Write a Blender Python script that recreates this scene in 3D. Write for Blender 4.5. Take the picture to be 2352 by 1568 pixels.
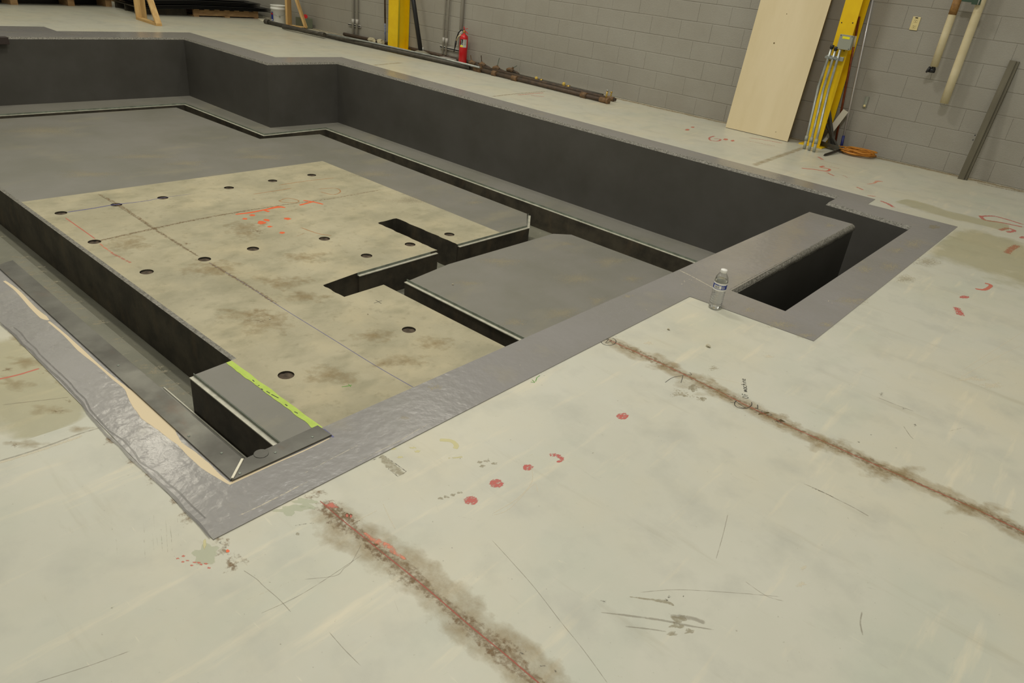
import bpy, bmesh, math, random
from mathutils import Vector, Matrix, noise as mnoise
from mathutils.geometry import tessellate_polygon
random.seed(7)
for o in list(bpy.data.objects): bpy.data.objects.remove(o)
S = bpy.context.scene
C = S.collection

# ------------------------------------------------------------------ camera
F = 1644.6
R3 = ((0.7463134745, 0.6577838022, 0.1016694020), (-0.3756310981, 0.2901425582, 0.8801809894), (-0.5494701774, 0.6950811215, -0.4636213527))
H = 1.40
cam = bpy.data.cameras.new('camera'); cam.sensor_width = 36; cam.lens = 36 * F / 2352; cam.clip_start = .05; cam.clip_end = 200
co = bpy.data.objects.new('camera', cam); C.objects.link(co)
r, u, f = [Vector(v) for v in R3]
m4 = Matrix((( r.x, u.x, -f.x, 0), (r.y, u.y, -f.y, 0), (r.z, u.z, -f.z, H), (0, 0, 0, 1)))
co.matrix_world = m4
S.camera = co
# ------------------------------------------------------------------ world, exposure
S.view_settings.view_transform = 'Standard'; S.view_settings.look = 'None'
S.view_settings.gamma = 1; S.view_settings.exposure = 0.0; S.view_settings.use_curve_mapping = False
W = bpy.data.worlds.new('hall_air'); S.world = W; W.use_nodes = True
W.node_tree.nodes['Background'].inputs[0].default_value = (0.93, 0.90, 0.74, 1)
W.node_tree.nodes['Background'].inputs[1].default_value = 0.39
# ------------------------------------------------------------------ high bay lamps
LAMPS = [(-1.2, 1.8, 6.5, 176, (1.0, .975, .925)), (-5.6, 4.0, 6.5, 150, (1.0, .97, .87)), (-10.4, 3.9, 6.5, 85, (1.0, .94, .76)),
         (-7.0, 6.9, 6.5, 60, (1.0, .95, .80)), (-15.0, 4.0, 6.5, 26, (1.0, .93, .72)), (2.6, 1.5, 6.5, 18, (1.0, .95, .82)), (-2.0, -2.6, 6.5, 22, (.93, .97, 1.0)),
         (-8.0, -2.0, 6.5, 20, (1, .96, .85))]
for i, (x, y, z, e, c) in enumerate(LAMPS):
    l = bpy.data.lights.new('high_bay_light', 'AREA'); l.shape = 'RECTANGLE'; l.size = 1.2; l.size_y = .6; l.energy = e; l.color = c
    lo = bpy.data.objects.new('high_bay_light', l); lo.location = (x, y, z); C.objects.link(lo)

# ------------------------------------------------------------------ geometry helpers
def ray(x, y):
    return r * ((x - 1176) / F) - u * ((y - 784) / F) + f
def gz(x, y, z=0.0):                      # where the photo's pixel meets the level z
    d = ray(x, y); return Vector((0, 0, H)) + d * ((z - H) / d.z)
def wy(x, y, Y):                          # where it meets the plane y = Y
    d = ray(x, y); return Vector((0, 0, H)) + d * (Y / d.y)

def box(bm, x0, x1, y0, y1, z0, z1, mat=0, M=None):
    vs = [bm.verts.new((x, y, z)) for z in (z0, z1) for y in (y0, y1) for x in (x0, x1)]
    if M is not None:
        for v in vs: v.co = M @ v.co
    for q in ((0, 2, 3, 1), (4, 5, 7, 6), (0, 1, 5, 4), (2, 6, 7, 3), (0, 4, 6, 2), (1, 3, 7, 5)):
        fc = bm.faces.new([vs[i] for i in q]); fc.material_index = mat
    return vs
def bar(bm, a, b, w, h, up=(0, 0, 1), mat=0):     # rectangular bar from a to b, w across, h along up
    a = Vector(a); b = Vector(b); d = (b - a); L = d.length; d.normalize()
    s = d.cross(Vector(up)); s.normalize(); n = s.cross(d)
    M = Matrix(((d.x, s.x, n.x, a.x), (d.y, s.y, n.y, a.y), (d.z, s.z, n.z, a.z), (0, 0, 0, 1)))
    return box(bm, 0, L, -w / 2, w / 2, -h / 2, h / 2, mat, M)
def tube(bm, pts, rad, seg=12, cap=True, mat=0, smooth=True):
    pts = [Vector(p) for p in pts]; n = len(pts)
    rads = rad if isinstance(rad, (list, tuple)) else [rad] * n
    rings = []; side = None
    for i, p in enumerate(pts):
        t = (pts[min(i + 1, n - 1)] - pts[max(i - 1, 0)]).normalized()
        if side is None:
            side = t.orthogonal().normalized()
        else:
            side = (side - t * side.dot(t)).normalized()
        b = t.cross(side)
        rings.append([bm.verts.new(p + (side * math.cos(2 * math.pi * k / seg) + b * math.sin(2 * math.pi * k / seg)) * rads[i]) for k in range(seg)])
    for i in range(n - 1):
        for k in range(seg):
            fc = bm.faces.new((rings[i][k], rings[i][(k + 1) % seg], rings[i + 1][(k + 1) % seg], rings[i + 1][k])); fc.smooth = smooth; fc.material_index = mat
    if cap:
        fc = bm.faces.new(rings[0][::-1]); fc.material_index = mat
        fc = bm.faces.new(rings[-1]); fc.material_index = mat
def lathe(bm, prof, seg=32, c=(0, 0, 0), mat=0, smooth=True):   # prof: (radius, z) bottom to top
    c = Vector(c); rings = []
    for rr, z in prof:
        if rr < 1e-6: rings.append([bm.verts.new(c + Vector((0, 0, z)))])
        else: rings.append([bm.verts.new(c + Vector((rr * math.cos(2 * math.pi * k / seg), rr * math.sin(2 * math.pi * k / seg), z))) for k in range(seg)])
    for i in range(len(rings) - 1):
        A, B = rings[i], rings[i + 1]
        for k in range(seg):
            k2 = (k + 1) % seg
            if len(A) == 1 and len(B) == 1: continue
            if len(A) == 1: fc = bm.faces.new((A[0], B[k2], B[k]))
            elif len(B) == 1: fc = bm.faces.new((A[k], A[k2], B[0]))
            else: fc = bm.faces.new((A[k], A[k2], B[k2], B[k]))
            fc.smooth = smooth; fc.material_index = mat
def poly(bm, loops, z, mat=0, up=True):   # flat polygon with holes
    L3 = [[Vector((p[0], p[1], 0)) for p in lp] for lp in loops]
    flat = [p for lp in L3 for p in lp]
    vs = [bm.verts.new((p.x, p.y, z)) for p in flat]
    for t in tessellate_polygon(L3):
        a, b, c = [vs[i] for i in t]
        nz = (b.co - a.co).cross(c.co - a.co).z
        if abs(nz) < 1e-12: continue
        if (nz > 0) != up: b, c = c, b
        try:
            fc = bm.faces.new((a, b, c)); fc.material_index = mat
        except ValueError: pass
def area(lp): return sum(lp[i][0] * lp[(i + 1) % len(lp)][1] - lp[(i + 1) % len(lp)][0] * lp[i][1] for i in range(len(lp))) / 2
def skirt(bm, lp, z0, z1, mat=0, closed=True, lp0=None):    # vertical band under a loop, z1 top
    lp0 = lp0 or lp; n = len(lp)
    top = [bm.verts.new((p[0], p[1], z1)) for p in lp]; bot = [bm.verts.new((p[0], p[1], z0)) for p in lp0]
    for i in range(n if closed else n - 1):
        j = (i + 1) % n
        fc = bm.faces.new((bot[i], bot[j], top[j], top[i])); fc.material_index = mat
def offset(lp, d):                        # move every edge of a closed loop sideways by d (left of travel)
    n = len(lp); out = []
    for i in range(n):
        p0, p1, p2 = [Vector(lp[(i + k) % n][:2]) for k in (-1, 0, 1)]
        a = (p1 - p0).normalized(); b = (p2 - p1).normalized()
        na = Vector((-a.y, a.x)); nb = Vector((-b.y, b.x))
        m = (na + nb); k = d / max(.25, (1 + na.dot(nb)))
        out.append((p1.x + m.x * k, p1.y + m.y * k))
    return out
def offset_open(lp, d):
    out = []
    for i in range(len(lp)):
        p1 = Vector(lp[i])
        a = (p1 - Vector(lp[i - 1])).normalized() if i else None
        b = (Vector(lp[i + 1]) - p1).normalized() if i < len(lp) - 1 else None
        a = a or b; b = b or a
        na = Vector((-a.y, a.x)); nb = Vector((-b.y, b.x)); m = na + nb; k = d / max(.25, 1 + na.dot(nb))
        out.append((p1.x + m.x * k, p1.y + m.y * k))
    return out
def obj(name, bm, mats, parent=None, bevel=0, auto=False, recalc=False):
    me = bpy.data.meshes.new(name)
    if recalc: bmesh.ops.recalc_face_normals(bm, faces=bm.faces)
    bm.to_mesh(me); bm.free()
    for m in (mats if isinstance(mats, (list, tuple)) else [mats]): me.materials.append(m)
    o = bpy.data.objects.new(name, me); C.objects.link(o)
    if parent: o.parent = parent; o.matrix_parent_inverse = Matrix.Translation(parent.location).inverted() if not parent.get('local') else Matrix()
    if bevel:
        b = o.modifiers.new('bevel', 'BEVEL'); b.width = bevel; b.segments = 2; b.limit_method = 'ANGLE'; b.angle_limit = .6
    return o
def tag(o, label, cat, group=None):
    o['label'] = label; o['category'] = cat
    if group: o['group'] = group
    return o
def thing(name, label, cat, loc=(0, 0, 0), group=None):
    o = bpy.data.objects.new(name, None); C.objects.link(o); o.location = loc; o.empty_display_size = .1
    return tag(o, label, cat, group)
def struct(o, label=None):
    o['kind'] = 'structure'
    if label: o['label'] = label
    return o
BM = bmesh.new

# ------------------------------------------------------------------ materials
def mat(name, col, rough=.6, metal=0, var=0.0, scale=8.0, bump=0.0, bscale=60.0, col2=None, spec=.5, coat=0, stretch=None, detail=6, lo=.35, hi=.65, rvar=0.0):
    m = bpy.data.materials.new(name); m.use_nodes = True; t = m.node_tree; n = t.nodes; L = t.links
    b = n['Principled BSDF']; b.inputs['Roughness'].default_value = rough; b.inputs['Metallic'].default_value = metal
    b.inputs['Specular IOR Level'].default_value = spec; b.inputs['Coat Weight'].default_value = coat
    b.inputs['Base Color'].default_value = (*col, 1)
    tc = n.new('ShaderNodeTexCoord'); src = tc.outputs['Object']
    if stretch:
        mp = n.new('ShaderNodeMapping'); mp.inputs['Scale'].default_value = stretch; L.new(src, mp.inputs[0]); src = mp.outputs[0]
    if col2 or var:
        c2 = col2 or tuple(max(0, c * (1 - var)) for c in col)
        nz = n.new('ShaderNodeTexNoise'); nz.inputs['Scale'].default_value = scale; nz.inputs['Detail'].default_value = detail; nz.inputs['Roughness'].default_value = .62; L.new(src, nz.inputs['Vector'])
        rp = n.new('ShaderNodeMapRange'); rp.inputs[1].default_value = lo; rp.inputs[2].default_value = hi; L.new(nz.outputs[0], rp.inputs[0])
        mx = n.new('ShaderNodeMix'); mx.data_type = 'RGBA'; mx.inputs[6].default_value = (*col, 1); mx.inputs[7].default_value = (*c2, 1)
        L.new(rp.outputs[0], mx.inputs[0]); L.new(mx.outputs[2], b.inputs['Base Color'])
        if rvar:
            rr = n.new('ShaderNodeMapRange'); rr.inputs[3].default_value = rough - rvar; rr.inputs[4].default_value = rough + rvar
            L.new(rp.outputs[0], rr.inputs[0]); L.new(rr.outputs[0], b.inputs['Roughness'])
    if bump:
        nb = n.new('ShaderNodeTexNoise'); nb.inputs['Scale'].default_value = bscale; nb.inputs['Detail'].default_value = 4; L.new(src, nb.inputs['Vector'])
        bp = n.new('ShaderNodeBump'); bp.inputs['Strength'].default_value = min(1, bump); bp.inputs['Distance'].default_value = .01 * max(1, bump); L.new(nb.outputs[0], bp.inputs['Height']); L.new(bp.outputs[0], b.inputs['Normal'])
    return m
def layers(m, ls):                        # extra colour layers over a material: (colour, noise scale, lo, hi, amount, stretch)
    t = m.node_tree; n = t.nodes; L = t.links; b = n['Principled BSDF']; tc = n.new('ShaderNodeTexCoord')
    for col, sc, lo, hi, amt, st in ls:
        mp = n.new('ShaderNodeMapping'); mp.inputs['Scale'].default_value = (st or (1, 1, 1))[:3]; mp.inputs['Location'].default_value = (sc * 1.7, sc * .3, 0)
        if st and len(st) == 4: mp.inputs['Scale'].default_value = st[:3]; mp.inputs['Rotation'].default_value = (0, 0, st[3])
        L.new(tc.outputs['Object'], mp.inputs[0])
        nz = n.new('ShaderNodeTexNoise'); nz.inputs['Scale'].default_value = sc; nz.inputs['Detail'].default_value = 7; nz.inputs['Roughness'].default_value = .6; L.new(mp.outputs[0], nz.inputs['Vector'])
        rp = n.new('ShaderNodeMapRange'); rp.inputs[1].default_value = lo; rp.inputs[2].default_value = hi; rp.inputs[4].default_value = amt; L.new(nz.outputs[0], rp.inputs[0])
        mx = n.new('ShaderNodeMix'); mx.data_type = 'RGBA'; mx.inputs[7].default_value = (*col, 1); L.new(rp.outputs[0], mx.inputs[0])
        lk = b.inputs['Base Color'].links
        if lk: L.new(lk[0].from_socket, mx.inputs[6])
        else: mx.inputs[6].default_value = b.inputs['Base Color'].default_value
        L.new(mx.outputs[2], b.inputs['Base Color'])
    return m
def sr(r_, g_, b_):                       # sRGB 0-255 to linear
    return tuple(((c / 255) / 12.92 if c / 255 < .04045 else ((c / 255 + .055) / 1.055) ** 2.4) for c in (r_, g_, b_))

M_floor = mat('floor_epoxy', sr(198, 196, 182), .42, scale=.7, col2=sr(186, 184, 168), spec=.45, bump=.10, bscale=12, rvar=.10)
layers(M_floor, [(sr(204, 193, 162), .9, .45, .75, .55, None), (sr(176, 182, 166), 2.2, .5, .75, .5, (1, .5, 1)), (sr(222, 210, 182), 14, .58, .72, .45, (1, .12, 1, .5)), (sr(150, 142, 118), 9, .60, .75, .35, (.12, 1, 1, .9)), (sr(160, 160, 150), 5, .5, .7, .35, None),
                 (sr(118, 110, 90), 70, .68, .74, .6, None), (sr(140, 130, 104), 24, .66, .8, .35, (.2, 1, 1, .3)), (sr(222, 214, 190), 60, .68, .74, .4, (.12, 1, 1, -.5))])
M_band = mat('grey_deck_paint', sr(138, 135, 133), .25, scale=1.2, col2=sr(129, 126, 121), bump=.20, bscale=26, spec=.5, rvar=.06)
layers(M_band, [(sr(150, 143, 122), 3, .56, .75, .5, None), (sr(170, 164, 148), 40, .70, .78, .30, (1, .35, 1, .5))])
M_pitdeck = mat('grey_pit_paint', sr(134, 131, 124), .42, scale=1.5, col2=sr(124, 122, 112), bump=.06, bscale=25, spec=.5)
layers(M_pitdeck, [(sr(156, 148, 122), 2.4, .55, .8, .55, (1, .5, 1, .4)), (sr(176, 168, 142), 45, .66, .8, .38, (1, .3, 1, .3))])
M_pitwall = mat('dark_grey_pit_wall', sr(82, 80, 76), .45, scale=2, col2=sr(74, 72, 67), bump=.10, bscale=6, spec=.4)  # pit walls: a darker grey than the pit deck
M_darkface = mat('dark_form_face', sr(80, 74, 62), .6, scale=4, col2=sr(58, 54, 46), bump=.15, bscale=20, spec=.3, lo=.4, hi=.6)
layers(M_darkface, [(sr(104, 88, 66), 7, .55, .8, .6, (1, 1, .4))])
M_rough = mat('rough_painted_edge', sr(156, 152, 142), .35, scale=60, col2=sr(104, 101, 92), bump=1.0, bscale=90, spec=.5)
M_conc = mat('bare_concrete', sr(184, 176, 150), .85, scale=1.6, col2=sr(164, 157, 132), bump=.15, bscale=70, spec=.25)
layers(M_conc, [(sr(196, 184, 152), 2.3, .48, .7, .6, None), (sr(142, 138, 114), 5, .50, .72, .65, (1, .6, 1, .3)), (sr(132, 124, 100), 16, .58, .76, .5, None), (sr(150, 146, 126), 1.1, .5, .7, .5, None), (sr(214, 202, 172), 70, .66, .76, .4, None), (sr(130, 122, 100), 110, .68, .76, .4, None)])
M_slope = mat('trench_floor_paint', sr(128, 126, 112), .5, scale=3, col2=sr(116, 115, 100), bump=.12, bscale=40)
layers(M_slope, [(sr(176, 168, 142), 38, .62, .76, .5, (1, .4, 1, .3)), (sr(150, 146, 122), 6, .5, .75, .4, None)])
M_lip = mat('galvanised_steel', sr(214, 210, 192), .30, metal=.08, scale=20, col2=sr(184, 182, 166), spec=.7)
M_lipv = mat('galvanised_steel_painted', sr(140, 148, 136), .45, metal=.1, scale=14, col2=sr(112, 118, 106))
M_steel = mat('mill_steel', sr(104, 103, 96), .38, metal=.55, scale=5, col2=sr(82, 80, 74), bump=.05, bscale=12, rvar=.08)
layers(M_steel, [(sr(98, 72, 52), 9, .58, .76, .6, (.4, 1, 1))])
M_block = mat('grey_block_paint', sr(158, 154, 144), .62, scale=1.5, col2=sr(151, 146, 135), bump=.25, bscale=110, spec=.35)
M_yellow = mat('yellow_paint', sr(238, 200, 10), .4, scale=5, col2=sr(228, 186, 8), spec=.5)
M_lime = mat('lime_rod_paint', sr(206, 205, 60), .5)
M_red = mat('red_enamel', sr(196, 24, 30), .28, spec=.6)
M_black = mat('black_plastic', sr(30, 30, 32), .45)
M_blackm = mat('black_sheet', sr(20, 20, 21), .42, var=.2)
M_wood = mat('pine_timber', sr(214, 180, 122), .65, scale=3, col2=sr(192, 152, 94), stretch=(6, 6, 1), bump=.06)
M_woodx = mat('pine_timber_flat', sr(214, 180, 122), .65, scale=3, col2=sr(192, 152, 94), stretch=(1, 6, 6), bump=.06)
M_pallet = mat('pallet_wood', sr(176, 142, 98), .75, scale=5, col2=sr(138, 106, 70), stretch=(1, 1, 5), bump=.1)
M_ply = mat('sanded_plywood', sr(224, 208, 172), .7, scale=1.3, col2=sr(216, 199, 160), stretch=(3, 1, .6), bump=.03)
layers(M_ply, [(sr(176, 156, 116), 9, .68, .78, .5, None)])
M_plyedge = mat('plywood_edge', sr(128, 108, 66), .8, scale=60, col2=sr(90, 74, 40), stretch=(1, 6, .2))
M_pail = mat('white_polythene', sr(226, 226, 220), .4)
M_blue = mat('blue_label', sr(26, 52, 140), .4)
M_white = mat('white_paper', sr(232, 230, 224), .5)
M_galv = mat('conduit_steel', sr(186, 190, 186), .34, metal=.6, scale=10, col2=sr(150, 154, 150))
M_rust = mat('rusty_pipe', sr(92, 74, 58), .65, metal=.2, scale=16, col2=sr(66, 56, 48), bump=.2, bscale=80)
M_rustf = mat('rusty_fitting', sr(128, 96, 62), .7, scale=20, col2=sr(84, 66, 46), bump=.3, bscale=70)
M_pipe = mat('dark_pipe', sr(84, 78, 68), .5, metal=.3, scale=12, col2=sr(62, 58, 50))
M_cream = mat('pipe_insulation_jacket', sr(214, 202, 168), .6, scale=5, col2=sr(202, 188, 150), bump=.04)
layers(M_cream, [(sr(150, 118, 72), 7, .64, .76, .5, None)])
M_stain = mat('stained_jacket', sr(160, 120, 66), .7, scale=20, col2=sr(104, 70, 36))
M_grbox = mat('grey_box_enamel', sr(150, 152, 138), .45)
M_tag = mat('yellow_sticker', sr(236, 226, 30), .5)
M_copper = mat('copper_pipe', sr(150, 78, 44), .4, metal=.5, scale=20, col2=sr(110, 56, 34))
M_alu = mat('aluminium_pole', sr(214, 212, 214), .3, metal=.5)
M_bluegrip = mat('blue_grip', sr(34, 42, 110), .5)
M_cord = mat('orange_cord', sr(206, 140, 44), .5, scale=14, col2=sr(176, 108, 30))
M_plate = mat('ivory_plate', sr(222, 206, 150), .5)
M_bronze = mat('bronze_channel', sr(112, 106, 88), .42, metal=.3, scale=3, col2=sr(98, 92, 76), stretch=(3, 3, .5))
M_tape = mat('green_tape', sr(188, 212, 96), .6, scale=20, col2=sr(178, 202, 84))
M_plug = mat('core_plug_dirt', sr(98, 84, 68), .9, scale=30, col2=sr(64, 54, 42), bump=.8, bscale=60)
M_greyp = mat('grey_conduit_paint', sr(176, 172, 164), .5)
M_paint_w = mat('pole_white_plank', sr(214, 208, 190), .6)
M_chip = mat('plaster_chip', sr(226, 220, 198), .8, bump=.4)
M_blueroad = mat('blue_rod_paint', sr(60, 84, 140), .5, scale=60, col2=sr(150, 150, 150))
M_greenv = mat('green_valve_paint', sr(50, 72, 54), .5)
M_brass = mat('brass', sr(190, 160, 84), .35, metal=.7)

def clear(name, ior, rough=.02, tint=(1, 1, 1)):
    m = bpy.data.materials.new(name); m.use_nodes = True; b = m.node_tree.nodes['Principled BSDF']
    b.inputs['Transmission Weight'].default_value = 1; b.inputs['Roughness'].default_value = rough; b.inputs['IOR'].default_value = ior; b.inputs['Base Color'].default_value = (*tint, 1)
    return m
def film(name):                            # thin clear plastic wall
    m = bpy.data.materials.new(name); m.use_nodes = True; t = m.node_tree; n = t.nodes; L = t.links; n.remove(n['Principled BSDF'])
    tr = n.new('ShaderNodeBsdfTransparent'); tr.inputs[0].default_value = (.93, .94, .93, 1)
    g = n.new('ShaderNodeBsdfGlossy'); g.inputs['Roughness'].default_value = .12
    lw = n.new('ShaderNodeLayerWeight'); lw.inputs[0].default_value = .35
    mr = n.new('ShaderNodeMapRange'); mr.inputs[3].default_value = .08; mr.inputs[4].default_value = .75; L.new(lw.outputs['Facing'], mr.inputs[0])
    mx = n.new('ShaderNodeMixShader'); L.new(mr.outputs[0], mx.inputs[0]); L.new(tr.outputs[0], mx.inputs[1]); L.new(g.outputs[0], mx.inputs[2])
    L.new(mx.outputs[0], n['Material Output'].inputs[0]); return m

# paint and dirt marks: a mark is a thin skin whose vertex value 'm' fades to 0 at its rim
def mark(name, col, sharp=6, ns=60, amp=.6, thr=.35, alpha=1.0, rough=.55, stretch=None):
    m = bpy.data.materials.new(name); m.use_nodes = True; t = m.node_tree; n = t.nodes; L = t.links
    b = n['Principled BSDF']; b.inputs['Base Color'].default_value = (*col, 1); b.inputs['Roughness'].default_value = rough
    at = n.new('ShaderNodeAttribute'); at.attribute_name = 'm'
    tc = n.new('ShaderNodeTexCoord'); mp = n.new('ShaderNodeMapping'); mp.inputs['Scale'].default_value = (stretch or (1, 1, 1))[:3]
    if stretch and len(stretch) == 4: mp.inputs['Rotation'].default_value = (0, 0, stretch[3])
    L.new(tc.outputs['Object'], mp.inputs[0])
    nz = n.new('ShaderNodeTexNoise'); nz.inputs['Scale'].default_value = ns; nz.inputs['Detail'].default_value = 5; nz.inputs['Roughness'].default_value = .65; L.new(mp.outputs[0], nz.inputs['Vector'])
    a1 = n.new('ShaderNodeMath'); a1.operation = 'MULTIPLY_ADD'; a1.inputs[1].default_value = amp * 2; a1.inputs[2].default_value = -amp - thr; L.new(nz.outputs[0], a1.inputs[0])
    a2 = n.new('ShaderNodeMath'); a2.operation = 'ADD'; L.new(a1.outputs[0], a2.inputs[0]); L.new(at.outputs['Fac'], a2.inputs[1])
    a3 = n.new('ShaderNodeMath'); a3.operation = 'MULTIPLY'; a3.use_clamp = True; a3.inputs[1].default_value = sharp; L.new(a2.outputs[0], a3.inputs[0])
    a4 = n.new('ShaderNodeMath'); a4.operation = 'MULTIPLY'; a4.inputs[1].default_value = alpha; L.new(a3.outputs[0], a4.inputs[0])
    L.new(a4.outputs[0], b.inputs['Alpha'])
    return m
MK = {
 'red': mark('red_marking_paint', sr(196, 96, 88), 2, 140, 1.5, .50, .85, stretch=(1, .4, 1, .5)),
 'redfaint': mark('faded_red_paint', sr(206, 112, 92), 2.5, 60, .6, .30, .8),
 'orange': mark('orange_marking_paint', sr(232, 104, 56), 5, 60, .3, .25, .95),
 'orangefaint': mark('faded_orange_paint', sr(196, 140, 88), 2, 40, .5, .4, .55),
 'salmon': mark('salmon_marking_paint', sr(226, 138, 108), 2, 60, 1.2, .6, .8),
 'chalkred': mark('red_chalk_line', sr(172, 90, 72), 4, 60, .6, .2, .7),
 'ink': mark('black_ink', sr(62, 62, 58), 6, 50, .2, .1, .75),
 'crack': mark('hairline_crack', sr(128, 116, 98), 2, 45, .9, .4, .32),
 'blue': mark('blue_chalk_line', sr(96, 96, 150), 3, 50, .4, .15, .75),
 'dirt': mark('brown_dirt', sr(132, 104, 66), 1.4, 60, 1.4, .62, .66),
 'soft': mark('soft_stain', sr(158, 134, 88), 1.1, 16, 1.0, .36, .48),
 'dark': mark('black_scuff', sr(84, 78, 68), 2.0, 110, 1.5, .7, .62),
 'ochre': mark('yellow_floor_stain', sr(170, 160, 104), 2.2, 4, .8, .25, .28),
 'tan': mark('tan_glue_patch', sr(156, 146, 118), 2, 70, 1.1, .5, .5),
 'scratch': mark('pale_scratch', sr(222, 212, 188), 2.5, 90, 1.0, .5, .6),
 'paleg': mark('pale_green_patch', sr(190, 196, 166), 4, 24, .9, .45, .4),
 'greenink': mark('green_ink', sr(96, 150, 62), 6, 60, .3, .15, .9),
 'yellowf': mark('pale_yellow_flake', sr(208, 200, 150), 5, 30, .6, .35, .8),
 'wear': mark('rubbed_paint', sr(174, 164, 138), 2.0, 110, 1.6, .50, .55),
 'cream': mark('cream_caulk', sr(212, 194, 160), 8, 14, .25, .2, 1.0),
 'gloss': mark('wet_paint_ridge', sr(116, 113, 110), 4, 20, .6, .35, .6, .25),
}
MKI = {k: i for i, k in enumerate(MK)}
class Marks:                               # collects marks lying on one level
    def __init__(s, z, base=1): s.z = z; s.base = base; s.items = []; s.k = 0
    def P(s, q): return gz(q[0], q[1], s.z).to_2d()
    def stroke(s, kind, pts, w, world=False, closed=False, jit=0):
        p = [Vector(q) if world else s.P(q) for q in pts]
        if closed: p.append(p[0].copy())
        if jit:                            # subdivide and shake
            q = []
            for a, b in zip(p, p[1:]):
                nseg = max(1, int((b - a).length / .06))
                for i in range(nseg): q.append(a.lerp(b, i / nseg))
            q.append(p[-1]); p = [a + Vector((mnoise.noise((a.x * 9, a.y * 9, 1)), mnoise.noise((a.x * 9, a.y * 9, 5)))) * jit for a in q]
        if not jit and len(p) > 2:           # round the corners of hand drawn lines
            q = []; ww = []; wl = list(w) if isinstance(w, (list, tuple)) else [w] * len(p)
            wl += [wl[-1]] * (len(p) - len(wl)); n_ = len(p)
            for i in range(n_ - 1):
                a0, a1, a2, a3 = p[max(i - 1, 0)], p[i], p[i + 1], p[min(i + 2, n_ - 1)]
                for k in range(5):
                    t = k / 5; t2 = t * t; t3 = t2 * t
                    q.append(((a1 * 2) + (a2 - a0) * t + (a0 * 2 - a1 * 5 + a2 * 4 - a3) * t2 + (a1 * 3 - a0 - a2 * 3 + a3) * t3) * .5); ww.append(wl[i] * (1 - t) + wl[i + 1] * t)
            q.append(p[-1]); ww.append(wl[-1]); p = q; w = ww
        s.items.append(('s', kind, p, w))
    def blob(s, kind, c, rx, ry=None, rot=0, world=False, wob=.15, seg=28):
        c = Vector(c) if world else s.P(c); ry = ry or rx; ph = random.random() * 50; pts = []
        for k in range(seg):
            a = 2 * math.pi * k / seg; w = 1 + wob * 2 * mnoise.noise((math.cos(a) * 1.6 + ph, math.sin(a) * 1.6, ph))
            x, y = rx * w * math.cos(a), ry * w * math.sin(a)
            pts.append(c + Vector((x * math.cos(rot) - y * math.sin(rot), x * math.sin(rot) + y * math.cos(rot))))
        s.items.append(('b', kind, c, pts))
    def blob_px(s, kind, c, dx, dy, wob=.15):     # rough ellipse given by its half sizes across the picture
        cx = s.P(c); ax = s.P((c[0] + dx, c[1])) - cx; ay = s.P((c[0], c[1] - dy)) - cx; ph = random.random() * 50; pts = []
        for k in range(28):
            a = 2 * math.pi * k / 28; w = 1 + wob * 2 * mnoise.noise((math.cos(a) * 1.6 + ph, math.sin(a) * 1.6, ph))
            pts.append(cx + ax * math.cos(a) * w + ay * math.sin(a) * w)
        s.items.append(('b', kind, cx, pts))
    def emit(s, bm):
        lay = bm.verts.layers.float.get('m') or bm.verts.layers.float.new('m')
        for it in s.items:
            s.k += 1; z = s.z + .0001 + .0000008 * s.k
            if it[0] == 'b':
                _, kind, c, pts = it; n = len(pts)
                cv = bm.verts.new((c.x, c.y, z)); cv[lay] = 1.0
                mid = []; rim = []
                for p in pts:
                    q = c.lerp(p, .72); v = bm.verts.new((q.x, q.y, z)); v[lay] = .9 if kind in ('red', 'tan', 'paleg', 'salmon', 'orange') else .45; mid.append(v)
                    v = bm.verts.new((p.x, p.y, z)); v[lay] = 0; rim.append(v)
                for i in range(n):
                    j = (i + 1) % n
                    for fv in ((cv, mid[i], mid[j]), (mid[i], rim[i], rim[j], mid[j])):
                        fc = bm.faces.new(fv)
                        fc.normal_update()
                        if fc.normal.z < 0: fc.normal_flip()
                        fc.material_index = s.base + MKI[kind]
            else:
                _, kind, p, w = it; n = len(p); rows = []
                for i in range(n):
                    a = p[max(i - 1, 0)]; b = p[min(i + 1, n - 1)]; d = (b - a)
                    if d.length < 1e-9: d = Vector((1, 0))
                    d.normalize(); nn = Vector((-d.y, d.x)); wi = w[i] if isinstance(w, (list, tuple)) else w
                    e = .55 if i in (0, n - 1) else 1
                    row = []
                    for off, val in ((-1, 0), (-.5, .8), (0, 1), (.5, .8), (1, 0)):
                        q = p[i] + nn * wi * .5 * off; v = bm.verts.new((q.x, q.y, z)); v[lay] = val * e; row.append(v)
                    rows.append(row)
                for A, B in zip(rows, rows[1:]):
                    for k in range(4):
                        fc = bm.faces.new((A[k], B[k], B[k + 1], A[k + 1])); fc.normal_update()
                        if fc.normal.z < 0: fc.normal_flip()
                        fc.material_index = s.base + MKI[kind]

# ================================================================== THE PIT
WALL_Y = 8.375
P_open = [(-1.645, .85), (-1.638, 5.44), (-1.32, 5.445), (-1.313, 3.462), (-1.011, 3.455), (-1.008, 5.827), (-1.65, 5.89), (-1.66, 6.17), (-3.3, 6.17), (-5.1, 6.195), (-8.46, 6.245), (-8.515, 5.225), (-10.72, 5.275), (-10.72, -1.5), (-3.55, -1.5), (-3.55, .85)]
P_out = [(-1.412, .635), (-1.415, 3.20), (-.783, 3.235), (-.783, 6.205), (-1.435, 6.165), (-1.446, 6.40), (-5, 6.46), (-8.85, 6.60), (-8.93, 5.60), (-11.285, 5.645), (-11.285, 3.83), (-11.73, 3.83), (-11.76, -1.5), (-3.33, -1.5), (-3.33, .635)]
if area(P_open) < 0: P_open = P_open[::-1]
if area(P_out) < 0: P_out = P_out[::-1]

# ---- main floor
MF = Marks(0.0)
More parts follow.
